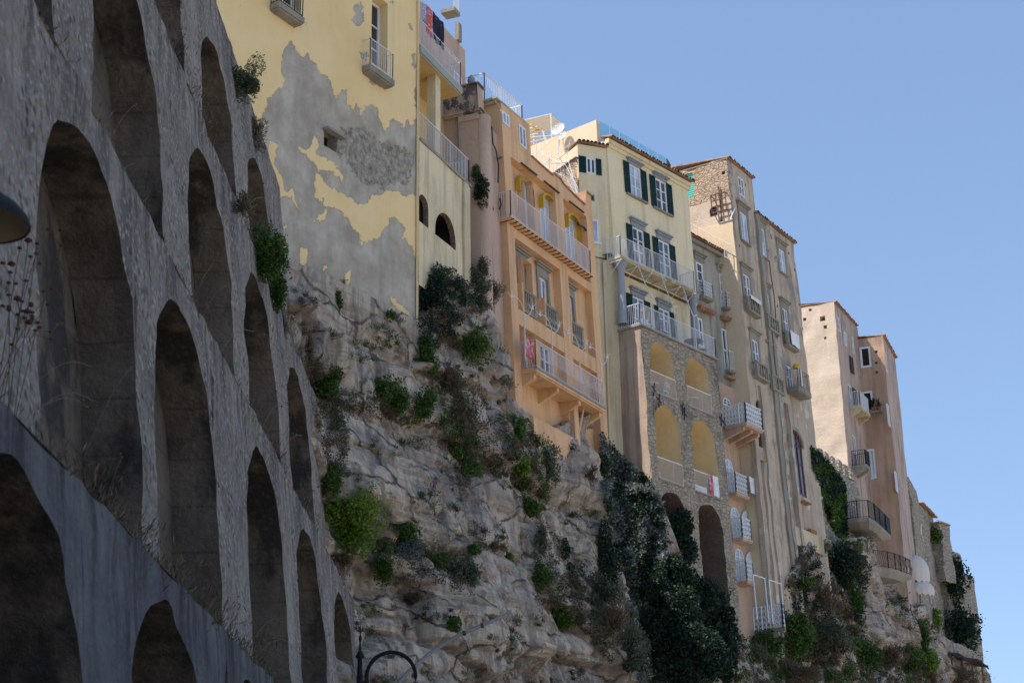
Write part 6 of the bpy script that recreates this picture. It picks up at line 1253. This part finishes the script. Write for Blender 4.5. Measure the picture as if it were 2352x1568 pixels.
BU=[(566,185,40,54,'gg','dark tufted bush with seed heads at the top of the arcade beside the yellow house',37.5),(588,300,26,50,'b','dry brown tuft on the arcade top below the dark bush',40.5),(560,478,22,40,'b','dry brown weeds on the third arcade wall',31.5),(612,590,44,66,'g','bright green bush hanging over the third arcade wall',36),(640,670,22,42,'g','trailing end of green growth beside the pale rock top',38),(650,745,12,40,'b','thin dry grass on the arcade edge under the green bush',40),(712,800,12,50,'b','dry grass fringe left of the round green bush',42),
(755,870,34,42,'g','round green bush on the rock just right of the arcade',0),(1000,695,36,66,'d','tall dark green bush against the corner of the yellow house',0),(1003,632,34,24,'gg','grey-green scrub at the foot of the arched terrace wall',0),(1082,652,46,32,'gg','wide grey-green scrub below the larger terrace arch',0),(1135,668,22,42,'b','dry brown sprays against the pink wall foot',0),(778,692,9,26,'g','thin green tuft hanging from the pale upper rock',0),(893,722,13,9,'g','little green tuft at the lower edge of the peeling wall',0),
(975,818,36,40,'g','rounded green bush left of the gully under the terrace',0),(1088,800,38,44,'g','rounded green bush on the rock under the pink building',0),(880,895,38,32,'g','mid green bush in the crevice below the pale rock',0),(912,925,24,30,'g','dark green clump in the middle of the crevice',0),(968,935,30,40,'g','green bush at the right end of the crevice',0),(1040,870,22,60,'b','dry brown scrub filling the upper gully',0),(1052,970,22,52,'b','dry brown scrub lower in the gully',0),(1075,1075,28,34,'g','green patch at the foot of the gully',0),(1040,1040,20,26,'g','small green clump beside the lower gully',0),
(1188,1000,20,44,'g','upright green bush on the rock under the orange house corner',0),(1196,1068,20,26,'y','yellow-green tuft below the upright bush',0),(1258,1072,22,42,'gg','dark drooping bush left of the rounded rock nose',0),(1225,1010,14,20,'g','small bush at the foot of the orange wall',0),(1208,1168,27,27,'g','spiky green tuft over the rock overhang',0),(1355,1085,16,22,'b','brown tuft on the face of the rock nose',0),
(818,1185,62,78,'y','large yellow-green leafy bush beside the arcade end',0),(762,1105,22,42,'g','green growth above the large yellow-green bush',0),(785,1290,28,34,'b','straw-coloured grass below the large yellow-green bush',0),(925,1222,40,26,'g','bright green bush under the long rock overhang',0),(880,1300,24,46,'g','hanging green bush on the lower rock left',0),(930,1262,44,26,'s','silvery grey bush between two green ones',0),(1000,1285,34,24,'g','green clump right of the silvery bush',0),(1062,1318,33,46,'gg','grey-green rounded bush drooping over the ledge',0),(1045,1430,16,20,'g','lone small green bush above the grey pipe',0),(1130,1255,30,16,'b','brown scrub along the long ledge',0),(1090,1262,20,14,'g','low green scrub along the long ledge',0),(1165,1275,14,16,'g','tiny green tuft at the ledge end',0),
(1242,1245,14,40,'gg','grey-green strip in the gully right of the overhang',0),(1245,1320,20,34,'g','green bush in the gully right of the overhang',0),(1297,1264,11,26,'d','small dark cone-shaped bush on the pale rock',0),(1322,1335,34,34,'b','dry brown scrub left of the ivy',0),(1312,1315,22,26,'d','dark green scrub beneath the cone-shaped bush',0),(1290,1420,32,32,'g','green pair of bushes above the bottom rock',0),(1330,1425,20,22,'b','brown tuft beside the green pair of bushes',0),(1375,1360,40,42,'gg','grey-green scrub at the foot of the ivy',0),(1400,1430,45,45,'b','brown scrub slope below the ivy',0),(1440,1500,44,52,'gg','mixed scrub at the left of the fig tree foot',0),(1390,1290,30,100,'d','dark hanging column of ivy left of the silver leaves',0),
(1103,440,18,34,'d','dark bush growing out between the terrace and pink building',1),(1092,395,9,18,'g','small leafy tuft at the terrace railing end',1),(1112,610,14,24,'gg','bare grey-green shrub at the wing corner',1),(1398,588,9,7,'g','tiny tuft growing under the cream balcony corner',1),
(1765,1345,26,36,'g','green bush behind the white corner balcony',0),(1765,1470,32,34,'g','green growth under the white corner balcony',0),(1842,1338,24,13,'g','flat green cushion plant on the bare rock',0),(1835,1455,34,56,'g','bright green bush on the slope right of the corner balcony',0),(1925,1285,54,56,'d','large dark bush below the battlemented wall',0),(1880,1262,28,20,'gg','pale green scrub at the shrine ledge foot',0),(1890,1380,44,48,'b','brown scrub across the middle of the slope',0),(1965,1375,20,62,'g','green strip along the bare pale rock',0),(1905,1460,44,44,'gg','grey-green scrub low on the slope',0),(1975,1500,46,46,'g','green scrub left of the pale bare rock foot',0),(2050,1500,40,30,'b','brown scrub under the pale bare rock',0),(2085,1510,30,26,'g','low green scrub near the bottom right',0),(2146,1420,13,30,'y','yellow-green upright bush below the rubble pier',0),(2135,1520,24,26,'y','yellow-green bush at the bottom right slope',0),(2120,1460,14,40,'g','thin green strip on the right rock edge',0),(2195,1345,32,58,'d','dark ivy mass on the bastion wall',1),(2198,1440,38,46,'d','dark ivy mass lower on the bastion wall',1),(2232,1475,20,32,'d','dark shrub at the outer bastion foot',1),(2226,1288,10,9,'g','little shrub on the outer wall top',1),(2148,1225,12,22,'g','ivy clump on the far stone house corner',1),(2215,1552,50,20,'b','dry brown scrub below the straw-roofed shelter',0),(1820,1540,60,36,'b','dry scrub along the bottom of the right slope',0),(1735,1500,28,30,'gg','grey scrub right of the fig tree',0)]
for b in BU: bush(*b[:6],onwall=b[6])
# fig tree with silver-leaved creeper
h=ccast(1600,1567); base=h[0]; k_=h[2]/FP; tr=thing('fig_tree',base,'large dense dark green fig tree climbing in front of the rough stone arches','tree'); allv=[];allf=[];alll=[];n0=0
tcam=(CAM-base).normalized()
for x,y,rx,ry in ((1556,1205,40,36),(1570,1262,36,44),(1560,1320,48,50),(1605,1375,70,52),(1650,1440,50,66),(1560,1420,70,66),(1600,1500,92,66),(1510,1340,34,50),(1520,1450,52,64),(1665,1510,36,60),(1540,1530,70,50)):
    g=ccast(x,y) 
    q=cast(x,y); P0=q[0] if q and q[2]<g[2] else g[0]
    kk=(P0-CAM).length/FP; c=np.array(P0+(CAM-P0).normalized()*rx*kk*.5); P,lv=blobleaves(c,np.array([rx,rx*.8,ry])*kk,int(rx*ry*1.7),1,1,16,fill=.25); v,f,l=leafmesh(P,5.6*kk,1.35,lv); allv.append(v); allf.append(f+n0); alll.append(l); n0+=len(v)
v=np.vstack(allv); f=np.vstack(allf); l=np.concatenate(alll); vegobj('crown',v,f,l,np.zeros(len(f)),['lfd'],None,None,parent=tr,loc=base)
mb=MB(); 
for x,y in ((1560,1220),(1650,1440),(1530,1400),(1600,1380),(1660,1500)):
    g=ccast(x,y); e=g[0]+(CAM-g[0]).normalized()*.6; m_=(base+e)/2+Vector((0,0,-.3)); mb.bar(base+tcam*.4,m_,.14,n=6,r2=.09); mb.bar(m_,e,.09,n=6,r2=.03)
mb.build('trunk',MT['twig'],tr)
def region(poly,n,kinds,label,cat,name,thick=.35,size=3.9,wallhit=False,grp=None,kind=None,elong=1.4,clump=0):
    xs=[p[0] for p in poly]; ys=[p[1] for p in poly]; C=[];LVv=[];MI=[];K=[];K2=0
    while len(C)<n:
        x=random.uniform(min(xs),max(xs)); y=random.uniform(min(ys),max(ys))
        if not inpoly(x,y,poly): continue
        if clump and noise.noise(Vector((x*.05,y*.05,clump)))<-.08: continue
        h=cast(x,y) if wallhit else ccs(x,y)
        if h is None or (wallhit and h[2]<40): K2=K2+1; 
        if h is None or (wallhit and h[2]<40):
            if K2>4000: break
            continue
        tc=(CAM-h[0]).normalized(); hn=.5+.5*noise.noise(Vector((x*.045,y*.045,1))); C.append(h[0]+tc*(thick*(.15+hn*1.4)*random.random()**.7)+Vector([random.gauss(0,.06) for _ in range(3)])); LVv.append(min(1,max(0,.2+.5*hn+random.uniform(-.2,.3)))); K.append(h[2]/FP)
        sv=noise.noise(Vector((x*.03,y*.03,7)))+.35*noise.noise(Vector((x*.15,y*.15,7))); MI.append(0 if sv<.02 or len(kinds)<2 else 1)
    C=np.array([tuple(c) for c in C]); v,f,l=leafmesh(C,np.array(K)*size,elong,np.array(LVv)); return vegobj(name,v,f,l,np.array(MI),[KM[q] for q in kinds],label,cat,grp,kind)
region([(1378,990),(1420,1040),(1480,1090),(1525,1150),(1530,1260),(1545,1330),(1500,1400),(1440,1330),(1405,1220),(1385,1120)],13000,['d','s'],'ivy with silvery leaves covering the rock between the rock nose and the stone arches','ivy','ivy',.6,5.,True)
region([(1440,1300),(1500,1380),(1530,1440),(1520,1568),(1470,1568),(1450,1440)],5000,['gg','s'],'silvery creeper spilling down left of the fig tree','creeper','creeper',.6,5.2)
region([(1862,1025),(1905,1062),(1942,1112),(1946,1232),(1925,1234),(1900,1190),(1886,1120),(1868,1075)],5200,['g','d'],'ivy hanging over the battlemented wall','ivy','ivy',.4,5.,True)
region([(830,905),(900,880),(990,920),(1000,980),(900,960),(760,960),(740,900)],2600,['b','gg'],'dry scrub filling the crevice below the pale upper rock','scrub','scrub',.35,3.6,clump=3)
region([(1100,880),(1150,960),(1160,1080),(1100,1100),(1020,1060),(1000,960),(1060,900)],3000,['b','gg'],'sparse dry scrub on the rock below the pink building','scrub','scrub',.3,3.6,clump=5)
region([(850,1230),(1000,1240),(1110,1300),(1080,1370),(1000,1330),(880,1330)],3000,['gg','b'],'grey-green scrub along the lower left ledge','scrub','scrub',.4,3.6,clump=9)
region([(1230,1180),(1290,1240),(1400,1330),(1440,1480),(1400,1520),(1300,1400),(1230,1380)],5000,['gg','b'],'scrub on the slope between the overhang and the ivy','scrub','scrub',.4,3.6,clump=11)
region([(965,640),(1150,640),(1145,700),(1060,735),(1045,800),(1000,800),(962,750)],6500,['d','b'],'dark scrub and dry stems trailing from the foot of the arched terrace','scrub','scrub',.55,3.7,clump=13)
region([(1005,880),(1060,850),(1090,960),(1115,1090),(1060,1120),(1020,1000)],4200,['b','g'],'mixed dry and green growth trailing down the gully','scrub','scrub',.4,3.6,clump=15)
region([(1830,1255),(1985,1240),(1995,1340),(1960,1490),(1850,1520),(1795,1400)],11000,['d','b'],'dense dark and dry scrub on the slope under the battlemented wall','scrub','scrub',.6,3.8,clump=17)
region([(1700,1430),(1830,1390),(2000,1480),(2130,1490),(2160,1575),(1690,1575)],12000,['g','b'],'tangled green and brown scrub along the foot of the right slope','scrub','scrub',.5,3.8,clump=19)
region([(1150,950),(1210,960),(1290,1040),(1280,1110),(1230,1200),(1180,1100)],4500,['g','b'],'trailing growth down the rock under the orange house','scrub','scrub',.4,3.6,clump=21)
region([(700,780),(760,850),(800,1000),(790,1100),(745,1050),(715,900)],3500,['b','gg'],'dry brown scrub where the cliff meets the arcade end','scrub','scrub',.4,3.6,clump=23)
# thin ground cover everywhere on the cliff, in little tufts
C=[];K=[];LVv=[];MI=[];D=[];tries=0;nt_=0
while nt_<620 and tries<60000:
    tries+=1; x=random.uniform(640,2270); y=random.uniform(600,1575); dn=noise.fractal(Vector((x*.008,y*.011,3)),1,2,5)
    thr=.2 if x<1450 else (-.15 if x>1700 else 0)
    if x>2000 and y<1430: thr=.22
    if 1990<x<2080 and 1330<y<1480: thr=.4
    if dn<thr: continue
    h=ccs(x,y)
    if h is None or not visible(h,x,y): continue
    nt_+=1; tc=(CAM-h[0]).normalized(); kk=h[2]/FP; R_=random.uniform(5,17)*kk*(1.3 if x>1700 else 1); q=noise.noise(Vector((x*.012,y*.012,8)))+random.uniform(-.25,.25); mi_=0 if q<-.05 else (1 if q<.2 else 2); m=int(random.uniform(35,95)); lv=random.random()
    for _ in range(m):
        v_=Vector((random.gauss(0,1),random.gauss(0,1),random.gauss(0,.7)))*R_*.5; C.append(tuple(h[0]+tc*R_*.35+v_)); D.append(tuple(v_/R_+Vector((0,0,.55)))); K.append(kk); LVv.append(min(1,max(0,lv*.6+random.random()*.4))); MI.append(mi_)
C=np.array(C); v,f,l=leafmesh(C,np.array(K)*1.7,4.2,np.array(LVv),np.array(D)); vegobj('undergrowth',v,f,l,np.array(MI),['lfb','lfg','lf'],'thin dry ground cover and low herbs clinging to the cliff','undergrowth',None,'stuff')
# ---- weeds along the arcade ledges
def weed(base,tip,seeds,label,r=.004,head=.035,m='straw'):
    base=Vector(base); tip=Vector(tip); mb=MB(); d=tip-base; L=d.length; side=Vector((0,1,0)); pts=[base+d*t+Vector((0,0,.06*L*math.sin(t*3.14))) for t in np.linspace(0,1,6)]; mb.tube(pts,r,n=3)
    for q in range(seeds):
        t=random.uniform(.45,1) if q else 1; p=base+d*t; e=p+Vector((random.uniform(-.1,.12),random.uniform(-.3,.3),random.uniform(.02,.2)))*L*.5 if q else p; mb.bar(p,e,r*.7,0,3); mb.lathe(e-Vector((0,0,head*.6)),[(0,0),(head,head*.5),(head*.9,head),(0,head*1.5)],1,6)
    return tag(mb.build('dry_weed',[MT[m],MT['seed'] if m!='straw' else MT['straw']],None,base),label,'weed','dry weeds on the arcade ledges')
def onledge(k_,x,y): r=ray(x,y); t=(-W4[k_]-.12-CAM.x)/r.x; P=CAM+r*t; return P
for k_,b,t,n_ in ((1,(217,275),(248,210),1),(1,(245,340),(312,240),2),(1,(240,310),(252,298),1),(1,(278,400),(308,376),1),(2,(400,110),(425,80),2),(1,(440,675),(462,568),1),(1,(445,690),(490,608),2),(1,(460,740),(522,655),1),(1,(500,820),(575,760),2),(0,(193,1050),(306,838),1),(0,(88,850),(130,745),3),(0,(92,870),(208,842),2),(0,(95,935),(200,935),2),(0,(98,930),(212,920),1),(1,(590,975),(612,900),2),(1,(600,985),(660,925),3),(1,(640,1060),(690,1000),3),(0,(245,1150),(280,1050),2),(1,(700,1180),(738,1110),3),(0,(560,1520),(640,1420),2),(0,(570,1530),(690,1500),2),(0,(520,1480),(548,1370),2),(2,(556,500),(600,455),3),(2,(720,900),(745,860),2),(2,(640,690),(668,640),2)):
    p=onledge(k_,*b); p2=onledge(k_,*t); weed(p,p2,n_,'thin dry weed stalk with a small round seed head on an arcade ledge',.0028*max(1,p.y/16),.016*max(1,p.y/18))
for q in range(9):
    x=random.uniform(-30,40); p=onledge(0,x,random.uniform(880,960)); p.z=ZT[0]; tx,ty=[(65,553),(85,560),(83,583),(70,590),(45,570),(140,565),(120,665),(20,650),(110,700)][q]; tp=onledge(0,tx,ty); weed(p,tp,5,'tall reddish brown dead umbel weed below the near lamp shade',.0035,.022+.014*(q==0),'seed')
C=[];D=[];LVv=[]
for k_,(F,ye,us) in enumerate(LEDGE[:3]):
    for q in range(34):
        u=(9+(ye-10)*(q+random.random()*.8)/34); P=F.P(u,ZT[k_],random.uniform(-.35,.02)); far=u>ye*.55; n=int(random.uniform(15,90)*(2.6 if far else .8)); rr=random.uniform(.1,.26)*(1.7 if far else 1.)
        c_=np.array(P)+rng.normal(size=(n,3))*np.array([.35,1.2,.5])*rr+np.array([0,0,rr*.4]); C.append(c_); D.append(np.tile(np.array([.3,0,.8]),(n,1))); LVv.append(rng.random(n))
C=np.vstack(C); v,f,l=leafmesh(C,np.full(len(C),.015),8.,np.concatenate(LVv),np.vstack(D)); vegobj('dry_grass',v,f,l,np.zeros(len(f)),['lfb'],'brown dry grass fringing the ledges of the arcaded walls','grass',None,'stuff')
# ---- grey pipe and clamps on the cliff foot
pts=[]
for x,y in ((1168,1408),(1140,1421),(1100,1438),(1050,1460),(1000,1490),(975,1510),(950,1532),(925,1556),(900,1590),(880,1625)):
    h=ccast(x,y); pts.append((h,x,y))
dmin=min(h[2] for h,_,_ in pts); P=[]
for i,(h,x,y) in enumerate(pts): P.append(CAM+ray(x,y)*(min(h[2]-.12,dmin+1.2)))
d_=[(q-CAM).length for q in P]; n=len(P); lin=[d_[0]+(d_[-1]-d_[0])*i/(n-1) for i in range(n)]; ex=max(0,max(l-a for l,a in zip(lin,d_))); P=[CAM+ray(x,y)*(l-ex) for (h,x,y),l in zip(pts,lin)]
fine=[]
for i in range(n-1):
    for t in (0,.5): p0,p1,p2,p3=P[max(i-1,0)],P[i],P[i+1],P[min(i+2,n-1)]; fine.append(.5*((2*p1)+(p2-p0)*t+(2*p0-5*p1+4*p2-p3)*t*t+(3*p1-p0-3*p2+p3)*t**3))
fine.append(P[-1]); c0=fine[0]; pt=thing('drain_pipe',c0,'long bent grey plastic pipe strapped across the lower cliff','pipe'); mb=MB(); mb.ring(fine,.055,n=10); mb.build('pipe_run',MT['plastic'],pt,smooth=True)
for x,y in ((1107,1436),(1066,1453)):
    j=min(range(n),key=lambda i:abs(pts[i][1]-x)); p=CAM+ray(x,y)*((P[j]-CAM).length); d=(P[0]-P[3]).normalized(); m=MB(); m.bar(p-d*.03,p+d*.03,.075,n=10); m.build('clamp',MT['iron'],pt)
